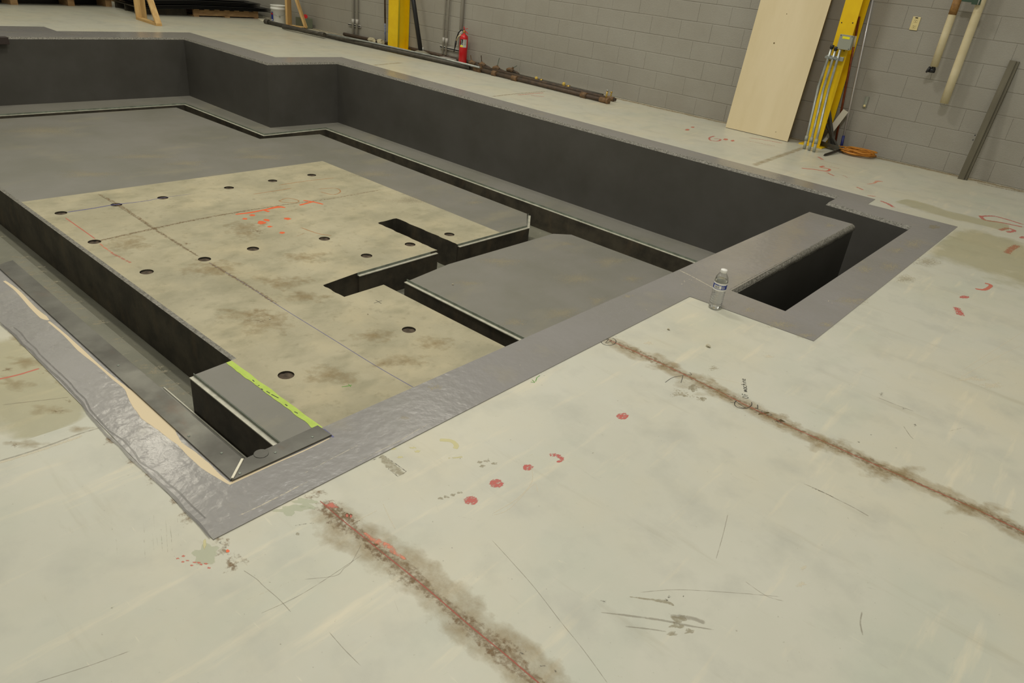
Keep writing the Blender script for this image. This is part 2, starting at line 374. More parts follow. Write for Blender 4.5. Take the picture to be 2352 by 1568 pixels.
# expansion joints with dirt and a red snapped line
def joint(pts, w, dirtw, kinds=('dirt', 'soft')):
    MF.stroke('soft', pts, dirtw * 2.4, jit=.05)
    MF.stroke('dirt', pts, [dirtw * (1 + .5 * math.sin(i * 2.1)) for i in range(len(pts))])
    MF.stroke('chalkred', pts, w)
joint([(1398, 780), (1500, 826), (1568, 858), (1640, 893), (1700, 923), (1800, 972), (1900, 1017), (2000, 1062), (2120, 1115), (2240, 1168), (2352, 1222), (2480, 1280)], .006, .06)
joint([(735, 1150), (790, 1197), (840, 1237), (880, 1270), (940, 1318), (1000, 1368), (1080, 1437), (1160, 1502), (1240, 1570), (1330, 1640)], .005, .075)
for q in [(1780, 955, 40, 12), (1815, 975, 45, 12), (1450, 801, 22, 7), (1600, 880, 70, 18), (1640, 900, 60, 16), (1520, 840, 50, 12), (2050, 1085, 100, 26), (2250, 1170, 90, 24), (1900, 1020, 70, 22)]:
    MF.blob_px('soft', q[:2], q[2], q[3])
for q in [(1745, 945, 28, 7), (1790, 968, 30, 9), (1765, 952, 20, 6)]: MF.blob_px('dark', q[:2], q[2], q[3])
for q in [(840, 1240, 34, 22), (870, 1272, 40, 26), (950, 1336, 30, 14), (1060, 1425, 40, 20), (790, 1195, 45, 26), (1140, 1490, 50, 26), (770, 1170, 40, 30)]: MF.blob_px('dirt', q[:2], q[2], q[3])
MF.stroke('salmon', [(835, 1222), (860, 1240), (895, 1258), (932, 1286)], [.012, .03, .034, .01])
MF.blob_px('redfaint', (797, 1183), 5, 5); MF.blob_px('redfaint', (806, 1185), 4, 5)
MF.blob_px('redfaint', (762, 1160), 20, 8, .5)
# corner of the border: dirt under the paint, pale green flakes
for q in [(515, 1262, 26, 30), (545, 1285, 34, 28), (500, 1240, 22, 14), (430, 1185, 26, 30), (400, 1150, 16, 24), (345, 1095, 22, 22), (730, 1130, 36, 14), (715, 1142, 26, 9), (530, 1300, 30, 22), (250, 1010, 18, 20), (300, 1060, 16, 18)]:
    MF.blob_px('dirt', q[:2], q[2], q[3], .4)
MF.blob_px('dark', (505, 1245), 16, 8, .4); MF.blob_px('dark', (520, 1256), 9, 5); MF.blob_px('orange', (523, 1265), 5, 4)
MF.blob_px('paleg', (705, 1155), 34, 14, .6); MF.blob_px('paleg', (670, 1170), 40, 10, .6); MF.blob_px('paleg', (470, 1270), 36, 26, .5); MF.blob_px('yellowf', (470, 1250), 6, 14)
MF.stroke('dark', [(705, 1160), (725, 1150)], .01)
MF.stroke('dark', [(675, 1207), (700, 1203), (722, 1201)], .006)
MF.blob_px('tan', (684, 1226), 6, 4)
for x, y in [(421, 1277), (430, 1287), (408, 1282), (447, 1291), (457, 1292), (462, 1296), (480, 1304), (440, 1298), (473, 1294), (420, 1290)]: MF.blob_px('redfaint', (x, y), 4 + random.random() * 3, 2.5, .3)
# glued tab beside the border
MF.stroke('tan', [(872, 1046), (890, 1062), (908, 1078), (925, 1090)], [.03, .045, .05, .04])
MF.stroke('dark', [(840, 1064), (862, 1052), (880, 1046), (905, 1062), (932, 1080), (915, 1092), (880, 1066)], .006, jit=.01)
MF.stroke('yellowf', [(1010, 1010), (1035, 1012), (1048, 1022), (1045, 1030)], .022); MF.stroke('yellowf', [(1030, 1052), (1062, 1049)], .014)
for x, y in [(958, 1036), (950, 1028), (905, 1030), (920, 1050)]: MF.blob_px('yellowf', (x, y), 9, 3, .5)
for x, y in [(1102, 1061), (1118, 1058), (1136, 1064), (1012, 1144), (1025, 1141), (1040, 1136), (1056, 1131), (1108, 1070)]: MF.blob_px('tan', (x, y), 8, 3.5, .3)
# red round dots and other layout marks
for x, y, dx, dy in [(1429, 955.5, 17, 9.5), (1213, 1073, 15, 8.5), (1140, 1110, 19, 12.5), (1082, 1149, 19, 12.5)]: MF.blob_px('red', (x, y), dx, dy, .04)
MF.stroke('red', [(1262, 1045), (1275, 1045), (1288, 1051), (1290, 1058), (1278, 1060)], [.02, .03, .026, .022, .014])
MF.blob_px('red', (2215, 682), 14, 4, .05); MF.stroke('red', [(2196, 705), (2203, 716), (2205, 724)], [.05, .07, .06])
MF.stroke('redfaint', [(2240, 663), (2262, 665), (2276, 655), (2262, 650)], .03)
MF.stroke('red', [(2338, 563), (2322, 572), (2312, 582)], .07)
MF.stroke('red', [(2252, 495), (2262, 505), (2300, 511), (2352, 522)], .05); MF.stroke('red', [(2250, 497), (2280, 496), (2310, 503), (2352, 516)], .045)
MF.stroke('red', [(2296, 529), (2315, 524), (2330, 530), (2312, 533)], .05)
MF.blob_px('red', (2348, 545), 8, 3)
MF.stroke('red', [(2022, 461), (2040, 468), (2052, 476)], .05); MF.stroke('redfaint', [(1993, 449), (2012, 451)], .04); MF.stroke('redfaint', [(2072, 491), (2088, 494)], .03)
MF.stroke('red', [(1935, 402), (1948, 408)], .06); MF.stroke('redfaint', [(1967, 429), (1982, 436)], .05); MF.stroke('salmon', [(1991, 423), (2006, 421), (2016, 416), (2028, 417)], [.02, .03, .06, .05])
MF.stroke('redfaint', [(1840, 386), (1870, 389), (1898, 393), (1905, 388), (1885, 384), (1893, 381)], .035)
MF.stroke('redfaint', [(1880, 360), (1890, 367)], .06); MF.stroke('redfaint', [(1905, 383), (1928, 387)], .02); MF.stroke('redfaint', [(1900, 396), (1915, 404)], .05)
MF.stroke('red', [(1720, 316), (1760, 322), (1798, 329)], .035); MF.stroke('redfaint', [(1716, 323), (1780, 335)], .02)
MF.stroke('red', [(1642, 312), (1630, 316), (1632, 322), (1648, 324), (1655, 320), (1640, 318)], .035)
MF.blob_px('redfaint', (1667, 320), 8, 3); MF.blob_px('redfaint', (1683, 323), 6, 2.5); MF.blob_px('redfaint', (1579, 298), 7, 2.5); MF.blob_px('redfaint', (1591, 292), 6, 2)
MF.stroke('soft', [(1730, 380), (1780, 362), (1850, 338)], .09); MF.stroke('dirt', [(1128, 222), (1180, 216), (1260, 209)], .06); MF.stroke('redfaint', [(1190, 218), (1248, 213)], .05); MF.stroke('redfaint', [(1220, 219), (1250, 222)], .04)
MF.stroke('soft', [(858, 150), (900, 146), (925, 144)], .08)
for q in [(660, 118), (700, 160), (620, 98)]: MF.stroke('dirt', [q, (q[0] + 30, q[1] + 3)], .05)
# yellow stained bay and dusty run beside the block wall
MF.stroke('ochre', [(-.775, 5.72), (0, 5.72), (1.6, 5.72)], [1.3, 1.6, 1.6], world=True); MF.stroke('ochre', [(-1.3, 6.62), (-.9, 6.55), (-.5, 6.6)], .36, world=True)
MF.stroke('soft', [(-13, 8.3), (-10, 8.27), (-8, 8.28), (-6, 8.27), (-4, 8.3), (-2, 8.31), (0, 8.30), (3, 8.3)], .16, world=True, jit=.03)
MF.stroke('dirt', [(-13, 8.31), (-10, 8.3), (-7.5, 8.30), (-5, 8.31), (-3, 8.33), (-1, 8.33), (1, 8.33)], .10, world=True, jit=.03)
MF.stroke('dirt', [(2240, 418), (2290, 430), (2352, 442)], .09)
# left bay: rubbed and stained
MF.stroke('ochre', [(-80, 800), (0, 870), (70, 930), (120, 990)], [.7, .6, .5, .2])
for q in [(60, 830, 60, 16), (30, 880, 60, 18), (110, 940, 60, 14), (60, 1020, 70, 14), (40, 770, 40, 24), (150, 870, 36, 18), (180, 985, 40, 10)]: MF.blob_px('soft', q[:2], q[2], q[3], .4)
for q in [(110, 855, 20, 8), (30, 1022, 14, 10), (130, 945, 24, 7), (20, 850, 20, 6), (160, 922, 14, 8), (70, 790, 24, 9)]: MF.blob_px('dirt', q[:2], q[2], q[3], .5)
MF.stroke('redfaint', [(-10, 872), (40, 861), (90, 846)], .012)
MF.stroke('crack', [(0, 930), (80, 921), (158, 912)], .006); MF.stroke('crack', [(-20, 1064), (60, 1040), (124, 1018), (180, 997), (233, 981)], .01)
MF.stroke('scratch', [(-20, 1068), (60, 1044), (124, 1023), (190, 1000)], .018)
# hairline cracks and scuffs in the near bays
for pts in ([(1130, 1240), (1180, 1295), (1230, 1352), (1290, 1430), (1340, 1492), (1395, 1568)], [(560, 1310), (590, 1330), (605, 1345), (640, 1375), (668, 1405)], [(700, 1330), (770, 1322), (790, 1305), (808, 1290), (830, 1250)],
            [(755, 1450), (790, 1490), (830, 1530)], [(1470, 1360), (1560, 1354), (1700, 1362), (1790, 1370)], [(1645, 1282), (1660, 1230), (1672, 1180)], [(1712, 1335), (1760, 1368), (1800, 1380)], [(600, 1408), (700, 1360), (830, 1275)], [(80, 1568), (200, 1530), (300, 1494)]):
    MF.stroke('crack', pts, .003)
MF.stroke('tan', [(1446, 1370), (1490, 1376), (1530, 1382), (1549, 1391)], [.004, .01, .02, .006])
MF.stroke('crack', [(1380, 1406), (1440, 1413), (1520, 1424), (1580, 1436), (1640, 1446)], [.003, .009, .010, .009, .003]); MF.stroke('crack', [(1436, 1438), (1490, 1444), (1530, 1450)], .006)
MF.stroke('crack', [(1540, 1414), (1590, 1420), (1620, 1430)], .02)
for q in [(1560, 1420, 22, 9), (1555, 1436, 16, 8), (1545, 1455, 12, 5), (1585, 1450, 16, 6)]: MF.blob_px('tan', q[:2], q[2], q[3], .5)
for q in [(1388, 1381, 8, 7), (1537, 1371, 9, 6), (1570, 1369, 3, 3), (1532, 1378, 5, 4), (1364, 1399, 5, 3)]: MF.blob_px('dark', q[:2], q[2], q[3], .5)
for q in [(1017, 1288, 4, 3), (1038, 1258, 2.5, 3), (1200, 1332, 2, 3), (1176, 1330, 2, 3), (1680, 1088, 5, 2), (1668, 1061, 4, 2), (2026, 905, 8, 7), (2102, 975, 8, 9), (1973, 1014, 6, 3), (2000, 998, 5, 3), (2058, 1028, 5, 3), (2076, 938, 7, 3), (1377, 1240, 2, 2), (240, 1172, 7, 3)]: MF.blob_px('dark', q[:2], q[2], q[3], .4)
for q in [(1200, 1500, 12, 10), (1240, 1530, 14, 8), (1275, 1540, 8, 6)]: MF.blob_px('dark', q[:2], q[2], q[3], .5)
MF.stroke('crack', [(1845, 1110), (1880, 1125), (1920, 1145), (1960, 1165), (1995, 1185)], .006); MF.stroke('dark', [(1860, 1118), (1892, 1131), (1915, 1142)], .008)
MF.stroke('crack', [(2015, 912), (2060, 930), (2100, 945)], .006); MF.stroke('crack', [(2180, 990), (2215, 981)], .005); MF.stroke('crack', [(2075, 978), (2090, 1000), (2098, 1008)], .005)
MF.stroke('crack', [(1980, 1405), (1976, 1430), (1982, 1460)], .006)
for _ in range(60):
    x, y = random.uniform(350, 2352), random.uniform(720, 1568)
    if y < 1560 - (x * .55) or (x > 1300 and x < 1600 and y < 800): continue
    a = random.choice((.15, .35, -.5, 1.2)) + random.uniform(-.15, .15); L_ = random.uniform(10, 60)
    MF.stroke(random.choice(('crack', 'scratch', 'scratch', 'crack')), [(x, y), (x + L_ * math.cos(a), y + L_ * math.sin(a))], random.uniform(.0012, .0024))
for pts in ([(1235, 1130), (1225, 1112), (1170, 1168), (1130, 1183)][::-1], [(803, 1204), (850, 1180), (866, 1172)], [(880, 1157), (895, 1190), (908, 1215)], [(1220, 1070), (1222, 1105), (1190, 1143), (1130, 1180)], [(1175, 1062), (1228, 1041)], [(560, 1380), (680, 1330), (800, 1280)][:2],
            [(2210, 850), (2290, 800), (2352, 760)], [(2200, 870), (2300, 815), (2352, 790)], [(1500, 757), (1560, 766)], [(1420, 772), (1480, 778)], [(1660, 810), (1688, 824)], [(1750, 805), (1785, 828)], [(1620, 864), (1670, 873), (1720, 885)], [(1950, 740), (2000, 757), (2050, 782)], [(1637, 748), (1650, 738)]):
    MF.stroke('scratch', pts, .004)
for q in [(1765, 818, 18, 5), (1490, 788, 16, 5), (2280, 885, 40, 9), (1845, 1305, 12, 10), (1840, 1342, 16, 8), (2230, 870, 60, 8)]: MF.blob_px('scratch', q[:2], q[2], q[3], .5)
for _ in range(14):
    x = 250 + random.random() * 160; y = 1180 + random.random() * 70; MF.stroke('crack', [(x, y), (x + 3, y + 15 + random.random() * 35)], .0025)
for q in [(1560, 905, 34, 11), (1610, 915, 14, 7), (1595, 890, 14, 10), (1640, 845, 14, 7)]: MF.blob_px('wear', q[:2], q[2], q[3], .5)
MF.blob_px('tan', (1590, 890), 12, 8, .4); MF.blob_px('tan', (1615, 917), 9, 5, .4); MF.blob_px('tan', (1572, 909), 5, 3)
# hand written circles and note beside the joint
def circle_px(c, dx, dy, a0=0, a1=360):
    return [(c[0] + dx * math.cos(math.radians(a)), c[1] + dy * math.sin(math.radians(a))) for a in range(a0, a1 + 1, 20)]
MF.stroke('ink', circle_px((1398, 784), 17, 9, -60, 200), .004)
MF.stroke('ink', circle_px((1707, 927), 20, 11, -20, 230), .004)
MF.stroke('ink', [(1388, 779), (1405, 782), (1391, 788), (1398, 778), (1387, 781)], .003)
MF.stroke('ink', [(1688, 920), (1700, 929), (1712, 937), (1696, 934)], .003); MF.stroke('ink', [(1677, 923), (1690, 925)], .003)
MF.stroke('ink', [(1735, 937), (1740, 938), (1740, 929)], .004)
MF.stroke('ink', [(1528, 878), (1545, 867), (1570, 862)], .003); MF.stroke('ink', [(1569, 862), (1564, 879)], .003); MF.stroke('ink', [(1584, 855), (1588, 860), (1578, 861)], .003)
o0 = gz(1719, 915).to_2d(); uu = (gz(1712, 868).to_2d() - o0); vv = (gz(1706, 914).to_2d() - o0)
GL = {'O': [[(0, .5), (.2, .95), (.5, .95), (.6, .5), (.4, .05), (.1, .1), (0, .5)]], 'F': [[(.1, 0), (.2, 1), (.6, 1)], [(.15, .55), (.5, .6)]], 'm': [[(0, 0), (.1, .6), (.2, .1), (.35, .6), (.45, .1), (.6, .6), (.7, 0)]],
      'a': [[(.5, .5), (.2, .6), (0, .25), (.2, 0), (.45, .3), (.5, .6), (.55, 0)]], 'c': [[(.5, .5), (.2, .6), (0, .25), (.2, 0), (.5, .1)]], 'h': [[(0, 0), (.15, 1), (.1, .3), (.3, .6), (.45, .4), (.45, 0)]],
      'i': [[(.1, 0), (.15, .6)], [(.2, .85), (.22, .9)]], 'n': [[(0, 0), (.1, .6), (.12, .4), (.35, .6), (.45, .4), (.45, 0)]], 'e': [[(0, .3), (.45, .4), (.3, .62), (.05, .4), (.1, .05), (.5, .1)]]}
pen = 0.0
for ch in 'OF machine':
    if ch == ' ': pen += .06; continue
    for st in GL[ch]:
        MF.stroke('ink', [o0 + uu * (pen + a * .14) + vv * b * .95 for a, b in st], .0035, world=True)
    pen += .125 if ch in 'mOF' else .1 if ch != 'i' else .05
for pts in ([(1222, 872), (1228, 878), (1219, 877)], [(1233, 868), (1230, 876)], [(1240, 862), (1232, 868)]): MF.stroke('greenink', pts, .004)

bm = BM()
poly(bm, [[(-34, -8), (9, -8), (9, WALL_Y + .3), (-34, WALL_Y + .3)], P_out[::-1]], 0.0, 0)
MF.emit(bm)
struct(obj('floor', bm, [M_floor] + list(MK.values())), 'pale grey green epoxy workshop floor with stained joints and red paint marks')

# ---- painted border round the pit
MB = Marks(0.003)
for q in [(1905, 518, 16, 6), (1985, 618, 26, 12), (2045, 612, 30, 12), (1720, 712, 20, 8), (1795, 745, 40, 14), (1960, 690, 50, 10), (2100, 560, 40, 14), (2130, 600, 40, 12), (1850, 770, 30, 8), (1440, 680, 20, 6), (1900, 745, 30, 8), (1000, 890, 30, 9), (930, 960, 26, 6), (2080, 640, 30, 12), (2060, 575, 30, 10)]:
    MB.blob_px('wear', q[:2], q[2], q[3], .3)
MB.blob_px('tan', (2145, 521), 14, 5, .4); MB.stroke('scratch', [(1978, 460), (1995, 461)], .02)
for x, y in [(1571, 645), (1583, 641), (1588, 643), (1572, 647), (1566, 652), (1485, 711), (1415, 770), (1903, 691), (1911, 696), (1250, 860), (1195, 838)]: MB.blob_px('scratch', (x, y), 3, 1.5)
MB.stroke('scratch', [(1560, 620), (1590, 635), (1640, 662)], .012)
MB.stroke('gloss', [(0, 742), (69, 806), (150, 885), (225, 970), (270, 1022), (330, 1078), (400, 1140), (486, 1232)], .012, jit=.012)
MB.stroke('gloss', [(30, 750), (80, 800), (160, 880), (230, 962), (330, 1062), (410, 1130), (470, 1190)], .008, jit=.014)
MB.stroke('scratch', [(545, 1187), (600, 1160), (660, 1130), (705, 1105)], .007, jit=.004); MB.stroke('scratch', [(820, 1062), (870, 1035), (920, 1010), (990, 970)], .004, jit=.004); MB.stroke('scratch', [(700, 1085), (760, 1055), (830, 1018)], .003, jit=.004)
# cream caulk along the steel plates
MB.stroke('cream', [(10, 645), (40, 668), (75, 706), (100, 728), (112, 735)], [.012, .016, .022, .028, .004])
MB.stroke('cream', [(112, 738), (150, 770), (184, 803), (225, 838), (262, 870), (290, 892), (315, 920), (345, 950), (375, 975), (395, 1000), (412, 1018), (440, 1042), (470, 1068), (500, 1092), (530, 1112)],
          [.010, .012, .020, .010, .012, .014, .05, .075, .065, .035, .018, .030, .034, .018, .008])
MB.stroke('cream', [(530, 1109), (560, 1096), (640, 1060), (700, 1034), (757, 1006)], [.014, .010, .006, .006, .005])
MB.stroke('blue', [(743, 985), (752, 992), (766, 1004)], .008)
bm = BM()
poly(bm, [P_out, P_open[::-1]], 0.003, 0)
skirt(bm, P_out, -.002, .003, 0)
MB.emit(bm)
struct(obj('trim_1', bm, [M_band] + list(MK.values())), 'glossy grey painted border round the pit')

# ---- pit walls, rough shoulder then dark grey face
inner = offset(P_open, .014)
n = len(P_open)
bmA = BM(); skirt(bmA, P_open, -.022, .003, 0, True, inner)
# broken concrete shoulder along the slot side of the cap wall
NS = 90; rows = []
for k in range(NS + 1):
    y = 3.466 + (5.44 - 3.466) * k / NS; xa = -1.316 - .0035 * (5.44 - y)
    d1 = .003 + .004 * mnoise.noise((y * 16, 0, 0)); d2 = .036 + .010 * mnoise.noise((y * 9, 3, 0))
    rows.append([bmA.verts.new(p) for p in ((xa - .006 + d1, y, .0045), (xa + .016 + d1, y, -.008 + .004 * mnoise.noise((y * 40, 8, 0))), (xa + .022, y, -d2), (xa + .012, y, -d2 - .004))])
for A_, B_ in zip(rows, rows[1:]):
    for q in range(3):
        fc = bmA.faces.new((A_[q], A_[q + 1], B_[q + 1], B_[q])); fc.smooth = True
struct(obj('trim_2', bmA, [M_rough]), 'rough painted shoulder along the top of the pit walls')
names = {}
for i in range(n):
    a, b = inner[i], inner[(i + 1) % n]; d = Vector(b) - Vector(a)
    nm = ('wall_pit_east' if d.y > 0 else 'wall_pit_west') if abs(d.y) > abs(d.x) else ('wall_pit_north' if d.x < 0 else 'wall_pit_south')
    names.setdefault(nm, []).append((a, b))
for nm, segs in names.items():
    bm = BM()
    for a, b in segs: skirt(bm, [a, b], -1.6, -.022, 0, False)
    struct(obj(nm, bm, [M_pitwall]), 'dark grey concrete wall of the pit, %s side' % nm.split('_')[-1])

# ---- trench bottoms
bm = BM(); poly(bm, [[(-10.75, 2.2), (-1.63, 2.2), (-1.63, 6.3), (-10.75, 6.3)]], -1.036)
box(bm, -1.645, -.95, 3.3, 6.3, -1.6, -1.5)
struct(obj('floor_trench', bm, [M_slope]), 'grey trench bottom round the pit slab')
MS = Marks(-1.06)
for _ in range(46):
    t = random.random(); x = -7 + 3.3 * t; MS.blob('wear', (x, 1.60 + random.uniform(-.05, .03)), .05, .02, random.uniform(.9, 1.6), world=True, wob=.4)
for _ in range(16): MS.blob('wear', (random.uniform(-7, -3.4), random.uniform(1.1, 1.55)), .10, .05, random.uniform(0, 3), world=True, wob=.4)
bm = BM()
vs = [bm.verts.new(p) for p in ((-10.75, .8, -1.06), (-1.6, .8, -1.06), (-1.6, 1.615, -1.06), (-10.75, 1.615, -1.06), (-1.6, 1.80, -1.18), (-10.75, 1.80, -1.18), (-10.75, -1.5, -1.06), (-3.5, -1.5, -1.06), (-3.5, .8, -1.06))]
bm.faces.new((vs[0], vs[8], vs[1], vs[2], vs[3])); bm.faces.new((vs[3], vs[2], vs[4], vs[5])); bm.faces.new((vs[6], vs[7], vs[8], vs[0]))
MS.emit(bm)
struct(obj('floor_side_trench', bm, [M_slope] + list(MK.values())), 'deep side trench floor splashed with paint along the slab foot')

# ---- ledge round the far sides, with the step for a grating
ZL = -.79; ZF = -.807
flange = [(-10.22, -1.5), (-10.22, 4.93), (-8.21, 4.93), (-8.225, 5.865), (-4.92, 5.81), (-1.60, 5.775)]
leg = offset_open(flange, .028)
outer = [(-1.60, 6.3), (-8.6, 6.3), (-8.55, 5.30), (-10.8, 5.36), (-10.8, -1.5)]
bm = BM(); poly(bm, [leg + outer], ZL, 0); skirt(bm, leg, ZF, ZL, 1, False)
poly(bm, [flange + outer], ZF - .003, 1); skirt(bm, flange, -1.05, ZF - .003, 1, False)
struct(obj('floor_ledge', bm, [M_pitdeck, M_darkface]), 'narrow grey painted ledge below the far pit walls')
def angle(name, line, label, group=None, side=1, ztop=ZL, zf=ZF):     # angle let into a slab edge; line = outer flange edge
    lg = offset_open(line, .028 * side)
    t = thing(name, label, 'edge angle', (line[0][0], line[0][1], zf), group)
    bm = BM()
    for i in range(len(line) - 1):
        v = [(line[i][0], line[i][1], zf), (line[i + 1][0], line[i + 1][1], zf), (lg[i + 1][0], lg[i + 1][1], zf), (lg[i][0], lg[i][1], zf)]
        w = [(x, y, z - .006) for x, y, z in v]
        V = [bm.verts.new(p) for p in v + w]
        for q in ((0, 1, 2, 3), (7, 6, 5, 4), (0, 4, 5, 1), (2, 6, 7, 3), (0, 3, 7, 4), (1, 5, 6, 2)): bm.faces.new([V[k] for k in q])
    obj('flange', bm, M_lip, t, recalc=True)
    bm = BM(); l2 = offset_open(lg, -.003 * side)
    for i in range(len(line) - 1):
        v = [(l2[i][0], l2[i][1], zf), (l2[i + 1][0], l2[i + 1][1], zf), (lg[i + 1][0], lg[i + 1][1], zf), (lg[i][0], lg[i][1], zf)]
        w = [(x, y, ztop + .001) for x, y, z in v]; V = [bm.verts.new(p) for p in v + w]
        for q in ((0, 1, 2, 3), (7, 6, 5, 4), (0, 4, 5, 1), (2, 6, 7, 3), (0, 3, 7, 4), (1, 5, 6, 2)): bm.faces.new([V[k] for k in q])
    obj('upstand', bm, M_lipv, t, recalc=True)
    return t
angle('edge_angle', flange, 'long galvanised edge angle on the ledge below the far pit walls', side=1)

# ---- the slab
SL = [(-10.0, 1.787), (-3.462, 1.787), (-3.44, 1.56), (-1.60, 1.56), (-1.60, 3.197), (-3.79, 3.19), (-3.785, 2.83), (-4.035, 2.83), (-4.075, 3.16), (-4.085, 4.015), (-4.885, 4.03), (-4.895, 4.255), (-4.09, 4.255), (-4.085, 5.19), (-4.32, 5.47), (-7.96, 5.585), (-8.03, 4.77), (-10.0, 4.71)]
PATCH = [(-6.865, 1.82), (-3.462, 1.82), (-3.455, 1.752), (-1.60, 1.752), (-1.60, 3.197), (-3.79, 3.19), (-3.785, 2.83), (-4.035, 2.83), (-4.075, 3.16), (-4.085, 4.015), (-4.885, 4.03), (-4.895, 4.255), (-4.09, 4.255), (-4.0875, 4.815), (-6.855, 4.84)]
def ragged(lp, idx, amp, step=.03):       # break a straight edge into a chipped one
    out = []
    for i in range(len(lp)):
        a, b = Vector(lp[i]), Vector(lp[(i + 1) % len(lp)]); out.append(tuple(a))
        if i in idx:
            d = b - a; nseg = int(d.length / step); nn = Vector((-d.y, d.x)).normalized()
            for k in range(1, nseg):
                p = a.lerp(b, k / nseg); p += nn * (amp * (.5 + 1.2 * mnoise.noise((p.x * 14, p.y * 14, 3)))); out.append(tuple(p))
    return out
P2 = ragged(PATCH, (6, 9, 10, 11), .008)
SL2 = ragged(SL, (6, 9, 10, 11), .008)
HOLES = [(-6.438, 1.971), (-6.435, 2.409), (-6.434, 2.814), (-6.434, 3.459), (-6.445, 3.942), (-6.438, 4.405), (-5.672, 1.925), (-4.925, 1.975), (-4.924, 2.405), (-4.92, 2.804), (-4.807, 3.396), (-4.313, 3.447), (-4.314, 3.912), (-4.311, 4.375), (-3.131, 2.857), (-3.130, 1.933)]
HR = .046
holes = [[(x + HR * math.cos(2 * math.pi * k / 24), y + HR * math.sin(2 * math.pi * k / 24)) for k in range(24)] for x, y in HOLES]
MC = Marks(ZL)
MC.stroke('dirt', [(217, 555), (330, 530), (430, 508), (540, 488), (640, 472), (760, 456), (884, 434)], [.05, .06, .06, .05, .04, .03, .02]); MC.stroke('crack', [(217, 555), (430, 508), (640, 472), (884, 434)], .008)
MC.stroke('dirt', [(225, 445), (280, 475), (355, 526), (410, 560), (458, 590)], [.04, .06, .05, .05, .03]); MC.stroke('crack', [(225, 445), (355, 526), (458, 590)], .01)
MC.stroke('blue', [(155, 487), (215, 478), (262, 470), (330, 462), (374, 454), (440, 445)], [.02, .02, .02, .012, .01, .004])
MC.stroke('blue', [(480, 603), (560, 650), (640, 702), (760, 776), (860, 838), (954, 892)], .006); MC.stroke('dirt', [(480, 603), (560, 650), (640, 700)], .05)
MC.stroke('orange', [(541, 492), (575, 488), (610, 481), (640, 475), (655, 477)], [.03, .04, .035, .06, .02]); MC.stroke('orange', [(608, 483), (618, 486)], .05)
MC.stroke('orange', [(688, 471), (715, 464), (722, 463)], .035); MC.stroke('orange', [(697, 460), (722, 464), (742, 469)], .03)
for x, y, a, b in [(580, 494, 7, 2.5), (562, 502, 6, 2), (601, 511, 9, 4), (613, 505, 8, 3), (660, 502, 9, 2.5), (619, 520, 7, 2), (647, 534, 7, 2.5)]: MC.blob_px('orange', (x, y), a, b, .3)
for pts in ([(640, 462), (660, 455), (685, 460), (680, 465), (650, 464), (640, 460)], [(580, 446), (640, 437), (670, 432)], [(640, 425), (700, 416), (770, 408)], [(730, 434), (770, 432), (782, 440), (765, 447), (735, 440)], [(590, 474), (640, 472)], [(600, 458), (625, 454)], [(655, 516), (675, 511)], [(675, 545), (700, 535)], [(640, 490), (690, 478)], [(690, 522), (730, 536), (762, 541)]): MC.stroke('orangefaint', pts, .02)
MC.stroke('redfaint', [(150, 500), (190, 528), (218, 548)], .014); MC.stroke('salmon', [(228, 558), (245, 572), (262, 582)], .02); MC.stroke('redfaint', [(255, 580), (300, 603)], .03); MC.stroke('salmon', [(212, 550), (225, 549)], .03)
MC.stroke('ink', [(859, 696), (877, 690)], .006); MC.stroke('ink', [(863, 689), (876, 697)], .006); MC.stroke('greenink', [(785, 888), (795, 887), (808, 884)], .008); MC.stroke('greenink', [(800, 882), (806, 888)], .006)
for q in [(560, 525, 50, 18), (490, 620, 60, 20), (620, 740, 70, 26), (760, 860, 60, 20), (700, 680, 50, 14), (900, 830, 60, 18), (650, 650, 60, 18), (300, 560, 50, 14), (560, 720, 60, 16), (1000, 790, 50, 14), (700, 590, 60, 14), (860, 770, 50, 14)]: MC.blob_px('soft', q[:2], q[2] * 1.3, q[3] * 1.3, .4)
for q in [(600, 738, 20, 7), (430, 560, 16, 4), (590, 530, 24, 7)]: MC.blob_px('dirt', q[:2], q[2], q[3], .5)
for q in [(330, 360, 90, 8), (200, 400, 110, 10), (430, 375, 60, 8), (940, 460, 60, 9), (1090, 465, 30, 6), (600, 360, 80, 8), (860, 400, 60, 8), (100, 300, 90, 10)]: MC.blob_px('wear', q[:2], q[2], q[3], .4)
bm = BM()
poly(bm, [P2] + [h[::-1] for h in holes], ZL, 1)
poly(bm, [[(-10.0, 1.82), (-6.865, 1.82), (-6.855, 4.84), (-4.0875, 4.815), (-4.085, 5.19), (-4.32, 5.47), (-7.96, 5.585), (-8.03, 4.77), (-10.0, 4.71)]], ZL, 0)
poly(bm, [[(-10.0, 1.787), (-3.462, 1.787), (-3.462, 1.82), (-10.0, 1.82)]], ZL, 3)
poly(bm, [[(-3.44, 1.56), (-1.60, 1.56), (-1.60, 1.752), (-3.455, 1.752)]], ZL, 0)
s0 = len(bm.faces)
skirt(bm, SL2, -1.3, ZL, 2)
for h in holes: skirt(bm, h[::-1], ZL - .03, ZL, 2)
MC.base = 4; MC.emit(bm)
struct(obj('floor_slab', bm, [M_pitdeck, M_conc, M_darkface, M_rough] + list(MK.values())), 'sunken machine slab with a bare concrete field and grey painted margins')
# trowelled lips on the slab
angle('edge_angle', [(-4.048, 3.17), (-4.06, 4.0)], 'galvanised edge angle between the two slots of the slab', side=1)
angle('edge_angle', [(-4.063, 4.262), (-4.056, 5.20), (-4.295, 5.50)], 'galvanised edge angle on the slab end with the clipped corner', side=1)
angle('edge_angle', [(-3.455, 1.53), (-1.62, 1.53)], 'galvanised edge angle beside the green tape strip', side=1)
